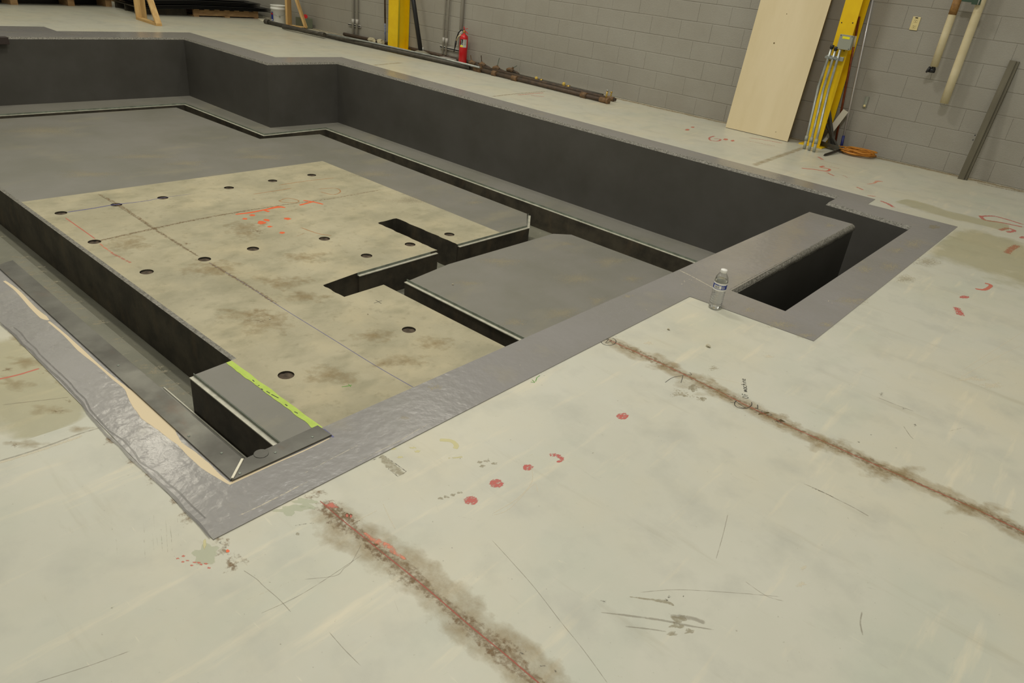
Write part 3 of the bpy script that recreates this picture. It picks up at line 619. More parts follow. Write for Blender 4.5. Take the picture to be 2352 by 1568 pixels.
# step bodies carrying the flanges
bm = BM()
for a, b, c, d in (((-4.051, 3.17), (-4.063, 4.0), (-4.09, 4.0), (-4.09, 3.17)), ((-4.066, 4.262), (-4.059, 5.20), (-4.12, 5.19), (-4.12, 4.262)), ((-4.059, 5.20), (-4.295, 5.497), (-4.34, 5.46), (-4.12, 5.17))):
    poly(bm, [[a, b, c, d]], ZF - .004, 0); skirt(bm, [a, b, c, d], -1.1, ZF - .004, 0)
box(bm, -3.452, -1.6, 1.533, 1.57, -1.25, ZF - .007, 0)
struct(obj('trim_3', bm, [M_darkface]), 'dark formed faces under the galvanised angles')
# core plugs
order = ['first', 'second', 'third', 'fourth', 'fifth', 'sixth']
labs = ['dirt filled core hole, far row on the slab, %s from the left' % order[k] for k in range(6)] + ['dirt filled core hole crossed by the orange line near the slab side', 'dirt filled core hole by the slab side, left end of the middle row', 'dirt filled core hole on the stained line, second in the middle row', 'dirt filled core hole, third from left in the middle row', 'dirt filled core hole set back at the right end of the middle row', 'dirt filled core hole nearest the T shaped slot', 'dirt filled core hole on the tongue between the two slots', 'dirt filled core hole beyond the long slot, near the clipped corner', 'dirt filled core hole right of the blue line, below the notch', 'large looking dirt filled core hole beside the green tape']
for (x, y), lb in zip(HOLES, labs):
    bm = BM(); lathe(bm, [(HR - .001, -.03), (HR - .001, -.012), (HR * .6, -.009), (0, -.013)], 24)
    for v in bm.verts:
        if v.co.z > -.02: v.co.z += .006 * mnoise.noise((v.co.x * 40 + x * 9, v.co.y * 40, y))
    o = obj('core_plug', bm, M_plug); o.location = (x, y, ZL); tag(o, lb, 'plug', 'core holes drilled in the slab')
# ---- raised block at the same level
BL = [(-3.74, 3.40), (-1.60, 3.385), (-1.60, 5.36), (-3.675, 5.36), (-3.79, 5.225), (-3.805, 3.87)]
MK2 = Marks(ZL)
for q in [(1150, 600, 60, 14), (1330, 640, 60, 14), (1400, 600, 50, 12), (1180, 740, 40, 12), (1290, 720, 50, 16), (1080, 650, 40, 8), (1300, 560, 30, 6), (1450, 640, 30, 10), (1370, 690, 30, 12)]: MK2.blob_px('wear', q[:2], q[2], q[3], .4)
bm = BM(); poly(bm, [BL], ZL, 0); skirt(bm, BL, -1.1, ZL, 1)
MK2.base = 2; MK2.emit(bm)
struct(obj('floor_plinth', bm, [M_pitdeck, M_darkface] + list(MK.values())), 'grey painted concrete plinth beside the near pit wall')
angle('edge_angle', [(-3.768, 3.371), (-1.62, 3.356)], 'galvanised edge angle along the near side of the grey plinth', side=1)
bm = BM(); box(bm, -3.766, -1.6, 3.374, 3.41, -1.1, ZF - .007)
struct(obj('trim_4', bm, [M_darkface]), 'dark face under the plinth angle')

# ---- steel plates at the near corner
def plate(pts, label, bolts):
    t = thing('steel_plate', label, 'plate', (pts[0][0], pts[0][1], .004))
    bm = BM(); poly(bm, [pts], .009); skirt(bm, pts if area(pts) > 0 else pts[::-1], -.02, .009)
    obj('plate_face', bm, M_steel, t)
    for x, y in bolts:
        bm = BM(); lathe(bm, [(.0042, .009), (.0042, .0102), (.0025, .0102), (0, .0095)], 12, (x, y, 0)); obj('screw_head', bm, M_lipv, t)
plate([(-3.555, .84), (-3.53, .792), (-1.59, .787), (-1.652, .862), (-3.56, .862)], 'long dark steel plate along the left side border, with caulked edge', [(-1.72, .83), (-1.86, .80), (-2.4, .82)])
plate([(-1.587, .787), (-1.587, 1.133), (-1.658, 1.13), (-1.652, .862)], 'short dark steel plate across the corner by the green tape', [(-1.615, 1.08), (-1.62, .95), (-1.6, .82)])
bm = BM(); lathe(bm, [(.022, .0), (.022, .0100), (.0212, .0106), (0, .0106)], 28, (-1.642, .915, 0), 0, False); tag(obj('steel_disc', bm, M_steel), 'round steel disc welded on the short corner plate', 'disc')
bm = BM()
bar(bm, (-1.592, .792, .0105), (-1.653, .86, .0105), .007, .004)
tag(obj('caulk_bead', bm, M_chip), 'cream filler bead in the mitre between the two steel plates', 'caulk')
# strip of metal at the foot of the trench
t = thing('metal_strip', 'pale grey metal strip on the side trench floor beneath the long steel plate', 'strip', (-3.8, 1.35, -1.06))
bm = BM(); poly(bm, [[(-3.90, 1.20), (-1.67, 1.20), (-1.67, 1.52), (-3.80, 1.52), (-3.85, 1.50), (-3.88, 1.46)]], -1.035); skirt(bm, [(-1.67, 1.52), (-3.80, 1.52), (-3.85, 1.50), (-3.88, 1.46), (-3.90, 1.2)], -1.06, -1.035, 0, False)
obj('strip_face', bm, M_pitdeck, t)
bm = BM(); bar(bm, (-3.79, 1.522, -1.032), (-1.67, 1.522, -1.032), .007, .008); obj('bright_edge', bm, M_lip, t)
# green tape
MT = Marks(ZL + .002)
for (a, b) in (((600, 892), (604, 895)), ((612, 898), (620, 903)), ((623, 905), (640, 914)), ((580, 872), (584, 876)), ((655, 928), (660, 932)), ((676, 945), (684, 949)), ((592, 886), (596, 884))): MT.stroke('ink', [a, b], .008)
pts = [(515, 832), (555, 862), (590, 888), (640, 924), (690, 962), (722, 985)]
w_ = [.020, .024, .018, .022, .020, .018]; edge = []
cen = [gz(x, y, ZL).to_2d() for x, y in pts]
cen = [Vector((-3.45, 1.772)), Vector((-3.2, 1.768)), Vector((-3.0, 1.765)), Vector((-2.8, 1.768)), Vector((-2.55, 1.766)), Vector((-2.2, 1.764)), Vector((-1.66, 1.764))]
L1 = []; L2 = []
for i in range(60):
    x = -3.452 + i * (1.82 / 59); y = 1.765; a = .020 + .010 * mnoise.noise((x * 9, 1, 0)); b = .018 + .010 * mnoise.noise((x * 14, 7, 0))
    L1.append((x, y - b)); L2.append((x, y + a))
bm = BM(); poly(bm, [L1 + L2[::-1]], ZL + .002, 0); skirt(bm, L1, ZL, ZL + .002, 0, False); MT.emit(bm)
tag(obj('masking_tape', bm, [M_tape] + list(MK.values())), 'lime green masking tape strip stuck along the grey margin of the slab', 'tape')
# chips
for px, z, s, lb in [((1626, 796), 0, .014, 'curled cream paint chip on the floor right of the pit, largest of them'), ((1535, 757), 0, .009, 'small cream paint chip on the floor just below the bottle corner'), ((1040, 654), ZL, .010, 'white chip lying on the grey plinth'), ((620, 733), ZL, .007, 'white chip on the bare concrete slab'), ((845, 618 + 104), ZL, .006, 'tiny pale chip on the slab near the T slot')]:
    c = gz(px[0], px[1], z); bm = BM()
    for k in range(4):
        a = k * 1.9; q = [bm.verts.new((c.x + s * math.cos(a + j * 1.57 + .4 * random.random()) * (.5 + .6 * random.random()), c.y + s * math.sin(a + j * 1.57) * .8, z + .003 + s * .5 * random.random())) for j in range(4)]
        bm.faces.new(q)
    bmesh.ops.solidify(bm, geom=bm.faces[:], thickness=.0015)
    tag(obj('paint_chip', bm, M_chip), lb, 'chip')
# beam end at the left edge of the far wall
bm = BM(); box(bm, -10.74, -10.44, 2.2, 3.05, .004, .07); box(bm, -10.74, -10.44, 2.2, 3.05, -.02, .0035)
o = gz(22, 92)
bm.free(); bm = BM(); box(bm, -10.72, -10.62, 1.6, 3.06, -.07, .012, 0)
tag(obj('timber_beam', bm, mat('tarred_timber', sr(56, 46, 42), .6), bevel=.004), 'dark beam end resting at the far pit edge, at the left of the view', 'beam')

# ================================================================== BLOCK WALL
CH = .2065; BLN = .406
bm = BM()
x_lo, x_hi = -20.4, 5.0
for c in range(0, 26):
    z0 = c * CH - .010; z1 = z0 + CH
    offx = -1.573 + (0 if c % 2 else .203)
    k0 = int((x_lo - offx) / BLN) - 1; k1 = int((x_hi - offx) / BLN) + 1
    for k in range(k0, k1):
        a = max(x_lo, offx + k * BLN); b = min(x_hi, offx + (k + 1) * BLN)
        if b - a < .03: continue
        dy = .0015 * mnoise.noise((a * 3, c * 2.3, 0)); j = .0028; bv = .0035
        zz0 = max(z0, 0)
        o_ = [(a + .0003, zz0 + j), (b - .0003, zz0 + j), (b - .0003, z1 - j), (a + .0003, z1 - j)]
        i_ = [(a + .0013, zz0 + j + bv), (b - .0013, zz0 + j + bv), (b - .0013, z1 - j - bv), (a + .0013, z1 - j - bv)]
        O = [bm.verts.new((p[0], WALL_Y + .004, p[1])) for p in o_]; I = [bm.verts.new((p[0], WALL_Y + dy, p[1])) for p in i_]
        bm.faces.new(I)
        for q in range(4): bm.faces.new((O[q], O[(q + 1) % 4], I[(q + 1) % 4], I[q]))
box(bm, x_lo, x_hi, WALL_Y + .004, WALL_Y + .25, -.05, 26 * CH)
struct(obj('wall_back', bm, M_block), 'grey painted concrete block wall')

# ================================================================== THINGS
# ---- water bottle
B = gz(1641, 707); B.z = 0
t = thing('water_bottle', 'half litre clear plastic water bottle with white cap standing beside the painted border', 'bottle', (B.x, B.y, 0))
t['local'] = 1
prof = [(0, .004), (.012, .002), (.024, .0), (.030, .004), (.0315, .012)]
for k in range(7):
    z = .020 + k * .0118; prof += [(.0315, z), (.0297, z + .004), (.0315, z + .008)]
prof += [(.0322, .104), (.0322, .142), (.0318, .150), (.029, .166), (.022, .180), (.0135, .190), (.0125, .193), (.0125, .197)]
bm = BM(); lathe(bm, prof, 40); bw = obj('bottle_wall', bm, film('clear_bottle_plastic'), t)
wp = [(0, .006), (.024, .005), (.0295, .010)] + [(rr - .0013, z) for rr, z in prof if .012 < z < .145] + [(.0295, .155), (0, .155)]
bm = BM(); lathe(bm, wp, 40); obj('water', bm, clear('drinking_water', 1.33, .0), t)
bm = BM(); lathe(bm, [(.0150, .190), (.0158, .192), (.0158, .203), (.0148, .206), (0, .206)], 32); obj('cap', bm, M_white, t)
ang = math.atan2(-B.y, -B.x)
bm = BM()
def band(z0, z1, rr, a0, a1, mi, seg=24):
    vs0 = [bm.verts.new((rr * math.cos(a0 + (a1 - a0) * k / seg), rr * math.sin(a0 + (a1 - a0) * k / seg), z0)) for k in range(seg + 1)]
    vs1 = [bm.verts.new((v.co.x, v.co.y, z1)) for v in vs0]
    for k in range(seg):
        fc = bm.faces.new((vs0[k], vs0[k + 1], vs1[k + 1], vs1[k])); fc.material_index = mi; fc.smooth = True
band(.103, .143, .0326, 0, 2 * math.pi, 0, 48)
band(.111, .135, .0328, ang - 1.5, ang + 1.4, 1)
band(.1335, .1355, .0329, ang - .2, ang + .95, 0, 10)
band(.113, .131, .0330, ang - .25, ang + .95, 0, 12) if False else band(.1135, .1305, .0330, ang - .95, ang + .25, 0, 12)
for k in range(9):
    a = ang - .75 + k * .085; band(.1155, .1285, .0332, a, a + (.05 if k % 3 == 0 else .025), 2, 2)
# broken letter marks right of the bar code
for a, z0, z1 in ((.34, .115, .129), (.40, .115, .117), (.40, .1215, .1235), (.40, .127, .129), (.46, .115, .129), (.58, .113, .130), (.66, .116, .124), (.74, .114, .128)):
    band(z0, z1, .0331, ang + a, ang + a + (.03 if z1 - z0 > .004 else .06), 0, 2)
obj('bottle_label', bm, [M_white, M_blue, M_black], bw)

# ---- fire extinguisher
E_ = gz(1067, 146); ex, ey = E_.x, min(E_.y, 8.25)
t = thing('fire_extinguisher', 'red fire extinguisher standing on the floor against the block wall', 'fire extinguisher', (ex, ey, 0)); t['local'] = 1
bm = BM(); lathe(bm, [(0, .0), (.058, .0), (.062, .008), (.062, .36), (.058, .385), (.040, .405), (.022, .412), (.018, .43), (0, .43)], 36); cyl = obj('cylinder', bm, M_red, t)
bm = BM(); lathe(bm, [(0, .425), (.018, .425), (.020, .44), (.016, .465), (0, .47)], 20); tube(bm, [(-.018, 0, .45), (.02, -.01, .452)], .009); obj('valve', bm, M_brass, t)
bm = BM(); bar(bm, (-.005, 0, .468), (.10, -.03, .435), .018, .006); obj('carry_handle', bm, M_red, t, bevel=.002)
bm = BM(); bar(bm, (-.01, 0, .48), (.09, -.03, .50), .018, .006); tube(bm, [(-.005, 0, .47), (-.015, 0, .515)], .006); obj('squeeze_lever', bm, M_red, t, bevel=.002)
bm = BM(); tube(bm, [(-.012, 0, .46), (-.06, -.01, .462), (-.10, -.02, .42), (-.125, -.03, .34), (-.135, -.03, .27)], .010, 10); hs = obj('hose', bm, M_black, t)
bm = BM(); tube(bm, [(-.02, -.055, .40), (-.07, -.05, .37), (-.115, -.04, .31)], .010, 10); obj('pale_hose_clip', bm, M_cream, t)
bm = BM(); tube(bm, [(-.135, -.03, .30), (-.138, -.03, .26), (-.15, -.03, .20), (-.165, -.03, .14)], [.014, .014, .008, .006], 10); obj('nozzle', bm, M_black, hs)
bm = BM(); A0 = math.atan2(-ey, -ex)
band(.235, .345, .0628, A0 - .9, A0 + .75, 0); band(.265, .345, .0631, A0 - .9, A0 - .15, 1, 8); band(.240, .262, .0631, A0 - .9, A0 - .15, 2, 8)
for k in range(5): band(.335 - k * .016, .339 - k * .016, .0633, A0 + .05, A0 + .62, 1, 4)
for k in range(3): band(.325 - k * .02, .333 - k * .02, .0634, A0 - .75 + .1 * k, A0 - .45 + .1 * k, 0, 3)
band(.262, .275, .0634, A0 - .62, A0 - .25, 0, 3)
obj('instruction_label', bm, [mat('silver_label', sr(196, 196, 190), .4), M_black, M_tag], cyl)

# ---- steel columns
def column(cx, cy, w, d, label, name='steel_column', ext=None):
    t = thing(name, label, 'column', (cx, cy, 0)); t['local'] = 1
    bm = BM(); tf = .012
    box(bm, -w / 2, w / 2, -d / 2, -d / 2 + tf, .012, 4.9); box(bm, -w / 2, w / 2, d / 2 - tf, d / 2, .012, 4.9); box(bm, -.005, .005, -d / 2 + tf, d / 2 - tf, .012, 4.9)
    obj('h_section', bm, M_yellow, t, bevel=.002)
    bm = BM(); box(bm, -w / 2 - .05, w / 2 + .04, -d / 2 - .03, d / 2 + .02, 0, .012); obj('base_plate', bm, M_yellow, t, bevel=.002)
    for hx, hz in ((-w * .3, .96), (w * .28, .97), (-w * .35, 1.22), (w * .3, 1.23), (-w * .4, .86)):
        bm = BM(); tube(bm, [(hx, -d / 2 - .0015, hz), (hx, -d / 2 + .002, hz)], .006, 12); obj('bolt_hole', bm, M_black, t)
    return t
column(-2.625, 8.215, .165, .22, 'yellow steel column with conduits and grey box, right of the leaning board')
# first column further left is boxed in plate
t = thing('steel_column', 'yellow steel column with a pale yellow rod on its side, left of the extinguisher', 'column', (-9.55, 8.24, 0)); t['local'] = 1
bm = BM(); box(bm, -.115, .115, -.12, -.105, 0, 4.9); box(bm, -.115, .115, .105, .12, 0, 4.9); box(bm, .03, .045, -.105, .105, 0, 4.9); box(bm, -.115, -.1, -.105, .105, 0, 4.9); obj('h_section', bm, M_yellow, t, bevel=.002)
bm = BM(); box(bm, -.14, .17, -.135, .125, 0, .010); obj('base_plate', bm, M_yellow, t)
bm = BM(); tube(bm, [(.10, -.08, .010), (.115, -.125, 2.2)], .010, 8); obj('pale_rod', bm, M_lime, t)

# conduits on column two
t = thing('junction_box', 'square grey junction box with yellow sticker fixed to the yellow column', 'electrical box', (-2.60, 8.105, .9)); t['local'] = 1
c0 = wy(1941, 97, 8.04); t.location = (c0.x, 8.105, c0.z)
bm = BM(); box(bm, -.062, .062, -.065, 0, -.065, .065); obj('box_body', bm, M_grbox, t, bevel=.004)
bm = BM(); box(bm, -.066, .066, -.072, -.064, -.068, .068); cv_ = obj('cover', bm, M_grbox, t, bevel=.002)
bm = BM(); box(bm, -.036, .036, -.0735, -.0721, .030, .052); obj('sticker', bm, M_tag, cv_)
for sx in (-.055, .055):
    for sz in (-.058, .058): bm = BM(); tube(bm, [(sx, -.072, sz), (sx, -.0745, sz)], .004, 8); obj('cover_screw', bm, M_black, cv_)
groupC = 'galvanised conduits rising up the yellow column'
ends = [((1846, 343), (1911, 108)), ((1857, 346), (1920, 112)), ((1868, 350), (1930, 114))]
lbs = ['galvanised conduit on the yellow column, leftmost of the three', 'galvanised conduit on the yellow column, middle of the three', 'galvanised conduit entering the grey junction box from below']
mids = [((1880, 198)), ((1892, 202)), ((1903, 206))]
for k in range(3):
    a = gz(*ends[k][0]); a = Vector((-2.675 + k * .052, 7.93, 0)); b = wy(*ends[k][1], 8.045); mdl = wy(*mids[k], 8.045)
    a = gz(1847 + 11 * k, 342 + 3.5 * k)
    t = thing('conduit', lbs[k], 'conduit', (a.x, a.y, 0), groupC)
    bm = BM()
    m1 = a.lerp(mdl, .5); m1.y -= .0
    pts = [a, a + (mdl - a) * .4, a + (mdl - a) * .8, mdl, mdl + (b - mdl) * .15, mdl + (b - mdl) * .6, b]
    tube(bm, pts, .0125, 12); obj('conduit_tube', bm, M_galv, t)
    d = (mdl - a).normalized(); bm = BM(); tube(bm, [a + d * .085, a + d * .135], .018, 12); tube(bm, [a, a + d * .09], .015, 10); obj('coupling', bm, M_grbox, t)
    if k < 2:
        d = (b - mdl).normalized(); bm = BM(); tube(bm, [b - d * .015, b + d * .02], .019, 12); obj('end_bushing', bm, M_black, t)
t = thing('strut_channel', 'short strut channel with three clamps holding the conduits on the column', 'bracket', (-2.6, 8.06, .72))
p1 = wy(1899, 130, 8.07); p2 = wy(1937, 137, 8.07); p2.z = p1.z = (p1.z + p2.z) / 2
bm = BM(); bar(bm, p1, p2, .03, .04); obj('channel', bm, M_galv, t, bevel=.003)
for k in range(3):
    c = p1.lerp(p2, .10 + .25 * k); bm = BM(); bar(bm, c + Vector((-.022, -.035, 0)), c + Vector((.022, -.035, 0)), .006, .02); tube(bm, [c + Vector((.018, -.05, 0)), c + Vector((.018, -.02, 0))], .005, 8); obj('clamp', bm, M_galv, t)

# ---- leaning plywood board
t = thing('plywood_sheet', 'large pale plywood sheet leaning against the block wall beside the yellow column', 'board', (-3.2, 8.04, 0))
lean = .125; x0, x1 = -3.603, -2.862; Lb = 2.42; yb = 8.04; th = .019
up = Vector((0, lean, 1)).normalized(); nn = Vector((0, -1, lean)).normalized()
up = Vector((-.012, up.y, up.z)).normalized()
def bpt(x, s, o): return Vector((x, yb, 0)) + up * s + nn * o
bm = BM(); V = [bm.verts.new(bpt(x, s, o)) for o in (0, th) for s in (.003, Lb) for x in (x0, x1)]
for q, mi in (((0, 1, 3, 2), 0), ((4, 6, 7, 5), 0), ((0, 4, 5, 1), 1), ((2, 3, 7, 6), 1), ((0, 2, 6, 4), 1), ((1, 5, 7, 3), 1)):
    fc = bm.faces.new([V[i] for i in q]); fc.material_index = mi
obj('sheet', bm, [M_ply, M_plyedge], t, recalc=True)
for px, s in (((1807, 32), .0045), ((1778, 99), .008), ((1782, 303), .004)):
    d = ray(*px); o0_ = Vector((0, 0, H)); tt = (Vector((0, yb, 0)) + nn * th - o0_).dot(nn) / d.dot(nn); c = o0_ + d * tt
    bm = BM(); tube(bm, [c, c + nn * .0012], s, 12); obj('knot', bm, M_plyedge, t)

# ---- poles and scrap by column two
def pole(name, a, b, rad, m, label, cat, segs=None):
    t = thing(name, label, cat, a); bm = BM(); tube(bm, [a, b], rad, 12); obj('shaft', bm, m, t); return t
a = Vector((-2.455, 8.33, .005)); b = wy(1974, 38, 8.30)
t = pole('copper_pipe', a, b, .011, M_copper, 'reddish copper pipe leaning against the side of the yellow column', 'pipe')
bm = BM(); q = a.lerp(b, .78); tube(bm, [q, a.lerp(b, .86)], .0118, 10); obj('torn_tape', bm, M_cream, t)
a = Vector((-2.375, 8.30, .0)); dtop = wy(1998, 30, 8.355); dirn = (dtop - a).normalized()
t = thing('broom_handle', 'slim silver pole with a blue grip leaning on the block wall', 'pole', a)
bm = BM(); tube(bm, [a + dirn * .13, a + dirn * 1.7], .0095, 12); obj('shaft', bm, M_alu, t)
bm = BM(); tube(bm, [a + dirn * .0, a + dirn * .145], .014, 12); obj('grip', bm, M_bluegrip, t)
t = thing('white_plank', 'short pale painted plank propped behind the scrap angles', 'plank', (-2.5, 8.25, 0))
p1 = wy(1908, 300, 8.27); p2 = wy(1943, 254, 8.31); d_ = (p2 - p1).normalized()
bm = BM(); bar(bm, p1 - d_ * .16, p2, .012, .062, up=Vector((0, -1, 0)).cross(d_)); obj('board', bm, M_paint_w, t, bevel=.001)
grp = 'scrap angles piled at the foot of the yellow column'
def scrap(p, q, w, label, m=M_steel):
    t = thing('scrap_angle', label, 'metal offcut', p, grp); d = (Vector(q) - Vector(p)).normalized(); s = d.cross(Vector((.3, 1, .5))).normalized(); n2 = s.cross(d)
    bm = BM()
    bar(bm, Vector(p) + s * w / 2, Vector(q) + s * w / 2, w, .004, up=n2); bar(bm, Vector(p) + n2 * w / 2, Vector(q) + n2 * w / 2, .004, w, up=n2)
    obj('angle_iron', bm, m, t); return t
scrap(gz(1914, 343) + Vector((0, 0, .01)), wy(1902, 250, 8.13), .032, 'upright grey scrap angle leaning on the yellow column')
scrap(gz(1924, 345) + Vector((0, 0, .01)), wy(1897, 285, 8.16), .022, 'thin dark scrap angle leaning behind the upright one')
scrap(gz(1880, 336) + Vector((0, 0, .02)), gz(1932, 352) + Vector((0, 0, .02)), .05, 'flat grey scrap bar lying across the foot of the column')
scrap(gz(1891, 358) + Vector((0, 0, .006)), gz(1928, 350) + Vector((0, 0, .03)), .02, 'small scrap bar poking out beside the orange cord coil')
scrap(gz(1880, 334) + Vector((0, 0, .01)), wy(1900, 300, 8.17), .05, 'short brown scrap angle low against the yellow column', M_bronze)

# ---- orange extension cord
t = thing('extension_cord', 'orange extension cord coiled on the floor beside the yellow column', 'cord', (-2.13, 8.12, 0))
cc = gz(1969, 357); bm = BM(); pts = []
for i in range(9 * 28):
    a = 2 * math.pi * i / 28; k = i // 28
    rx = .150 + .05 * mnoise.noise((math.cos(a) + k * 3.1, math.sin(a), k)) + .026 * math.sin(k * 2.4); ry = .105 + .05 * mnoise.noise((math.cos(a), math.sin(a) + k * 2.2, k + 9))
    ox = .02 * math.sin(k * 1.9); oy = .02 * math.cos(k * 1.3)
    e = Vector((rx * math.cos(a) + ox, ry * math.sin(a) + oy)); rot = .35 + .25 * math.sin(k * 1.7)
    pts.append((cc.x + e.x * math.cos(rot) - e.y * math.sin(rot), cc.y + e.x * math.sin(rot) + e.y * math.cos(rot), .007 + .006 * k + .010 * (1 + mnoise.noise((a * .9, k * 1.7, 2))) * .6))
e1 = gz(2008, 358); e2 = gz(2025, 360)
pts += [(e1.x - .05, e1.y - .02, .03), (e1.x, e1.y, .012), (e2.x, e2.y, .008)]
tube(bm, pts, .0062, 8); obj('cable', bm, M_cord, t)
bm = BM(); tube(bm, [(e2.x, e2.y, .012), (e2.x + .03, e2.y + .01, .014), (e2.x + .07, e2.y + .02, .016)], [.010, .018, .017], 10); obj('plug', bm, M_rustf, t)

# ---- outlet, bracket
c = wy(2102, 54, WALL_Y)
t = thing('wall_outlet', 'ivory duplex outlet on the block wall right of the column', 'outlet', (c.x, WALL_Y, c.z)); t['local'] = 1
bm = BM(); box(bm, -.036, .036, -.008, .0, -.060, .060); obj('cover_plate', bm, M_plate, t, bevel=.003)
for s in (-.026, .026):
    bm = BM(); box(bm, -.017, .017, -.011, -.007, s - .016, s + .016); sk = obj('socket', bm, M_plate, t, bevel=.003)
    bm = BM(); box(bm, -.009, -.006, -.0118, -.0108, s - .002, s + .008); box(bm, .006, .009, -.0118, -.0108, s - .002, s + .008); tube(bm, [(0, -.0118, s - .009), (0, -.0105, s - .009)], .003, 8); obj('slot', bm, M_black, sk)
bm = BM(); box(bm, -.012, .012, -.012, -.0075, .047, .055); obj('plate_tab', bm, M_black, t)
c = wy(1989, 235, WALL_Y)
t = thing('conduit_strap', 'small galvanised strap screwed to the block wall behind the pole', 'bracket', (c.x, WALL_Y, c.z)); t['local'] = 1
bm = BM(); box(bm, -.018, .018, -.006, 0, -.055, .058); box(bm, -.018, -.014, -.016, 0, -.055, .058); box(bm, .014, .018, -.016, 0, -.055, .058); obj('strap_body', bm, M_grbox, t, bevel=.001)
bm = BM(); lathe(bm, [(0, -.014), (.011, -.010), (.013, 0), (.011, .010), (0, .014)], 14, (0, -.014, -.035)); obj('knob', bm, M_plate, t)
# ---- insulated pipes on the wall
YP = 8.27
def jacket(pb, pt, rad, label, extra):
    b_ = wy(pb[0], pb[1], YP); x = b_.x; z0 = b_.z
    t = thing('insulated_pipe', label, 'pipe', (x, YP, z0)); t['local'] = 1
    bm = BM(); tube(bm, [(0, 0, 0), (0, 0, .3), (0, 0, .6), (0, 0, 1.2), (0, 0, 2.6)], rad, 24); obj('jacket', bm, M_cream, t)
    extra(t, rad); return t
def exA(t, rad):
    bm = BM(); tube(bm, [(0, 0, -.03), (0, 0, .01)], .018, 12); tube(bm, [(-.03, -.01, -.035), (.02, .01, -.035)], .022, 10); tube(bm, [(-.045, -.015, -.03), (-.03, -.01, -.035)], .03, 8); obj('valve', bm, M_black, t)
    bm = BM(); tube(bm, [(0, 0, .46), (0, 0, .60)], rad + .001, 24); obj('stained_collar', bm, M_stain, t)
def exB(t, rad):
    bm = BM(); tube(bm, [(rad * .8 * math.cos(a), .0, -.004 - .028 * math.sin(a)) for a in [math.pi * k / 10 for k in range(11)]], .002, 6); obj('wire_loop', bm, M_galv, t)
jacket((2145, 153), (2200, 0), .034, 'shorter cream jacketed pipe on the wall with a small valve at its lower end', exA)
jacket((2168, 237), (2252, 0), .038, 'longer cream jacketed pipe on the wall, right of the shorter one', exB)
c = wy(2238, 2, 8.23); t = thing('pipe_clamp', 'dark steel clamp across the longer jacketed pipe at the top', 'clamp', (c.x, 8.22, c.z)); t['local'] = 1
bm = BM(); box(bm, -.10, .03, -.012, .012, -.015, .02); box(bm, -.012, .06, -.02, -.012, -.03, .02); obj('clamp_bar', bm, M_greenv, t, bevel=.002)
bm = BM(); tube(bm, [(.045, -.03, -.03), (.045, -.03, .04)], .006, 8); obj('clamp_bolt', bm, M_galv, t)
# ---- bronze channel leaning
t = thing('steel_channel', 'dark bronze metal channel leaning on the block wall at the right', 'channel', (-1.18, 8.2, 0))
a = gz(2199, 410); b = wy(2320, 138, 8.352)
a2 = gz(2212, 415)
d_ = (b - a).normalized(); s_ = Vector((1, 0, 0)); s_ = (s_ - d_ * s_.dot(d_)).normalized(); n_ = s_.cross(d_).normalized()
if n_.y > 0: n_ = -n_
W1 = .080
Mx = Matrix(((d_.x, s_.x, n_.x, a.x), (d_.y, s_.y, n_.y, a.y), (d_.z, s_.z, n_.z, a.z), (0, 0, 0, 1))); Lc = (b - a).length
bm = BM(); box(bm, 0, Lc, 0, W1 * .62, -.002, .002, 0, Mx); box(bm, 0, Lc, W1 * .62, W1 * .62 + .004, -.03, .004, 0, Mx); box(bm, 0, Lc, W1 * .62 + .008, W1, -.018, -.014, 0, Mx); box(bm, 0, Lc, W1 - .004, W1, -.04, -.014, 0, Mx); box(bm, 0, Lc, W1 * .62, W1 * .62 + .01, -.018, -.014, 0, Mx)
obj('channel_web', bm, M_bronze, t)
for s in (.42, .47):
    bm = BM(); c = Mx @ Vector((Lc * s * .8, -.012, 0)); tube(bm, [c, c + n_ * .004], .006, 10); obj('rivet', bm, M_black, t)

# ---- wall conduits by the extinguisher
def wcond(px, z0, label, rad=.02, zt=4.6):
    c = wy(px[0], px[1], 8.34); t = thing('wall_conduit', label, 'conduit', (c.x, 8.34, max(c.z, z0)), 'grey painted conduits on the block wall'); t['local'] = 1
    bm = BM(); tube(bm, [(0, 0, 0), (0, 0, zt)], rad, 16); obj('conduit_tube', bm, M_greyp, t)
    bm = BM(); tube(bm, [(0, 0, .16), (0, 0, .24)], rad + .005, 16); obj('coupling', bm, M_greyp, t); return t
wcond((811, 78), .03, 'left grey painted conduit of the pair left of the first yellow column')
wcond((820, 79), .03, 'right grey painted conduit of the pair left of the first yellow column')
wcond((1017, 124), .02, 'left grey conduit of the close pair beside the fire extinguisher', .013)
wcond((1024, 126), .02, 'right grey conduit of the close pair beside the fire extinguisher', .016)
wcond((1056, 110), .2, 'grey conduit rising directly behind the fire extinguisher', .026)
def strut(a, b, label):
    t = thing('strut_channel', label, 'bracket', a); bm = BM(); bar(bm, a, b, .022, .04); obj('channel', bm, M_greyp, t, bevel=.003)
    bm = BM(); bar(bm, Vector(a) + Vector((0, -.012, .0)), Vector(b) + Vector((0, -.012, 0)), .003, .016); obj('slot_recess', bm, M_black, t)
strut(wy(801, 56, 8.36), wy(829, 61, 8.36), 'short wall strut crossing the conduit pair left of the yellow column')
strut(wy(1012, 107, 8.355), wy(1056, 117, 8.355), 'longer wall strut crossing the conduits beside the extinguisher')
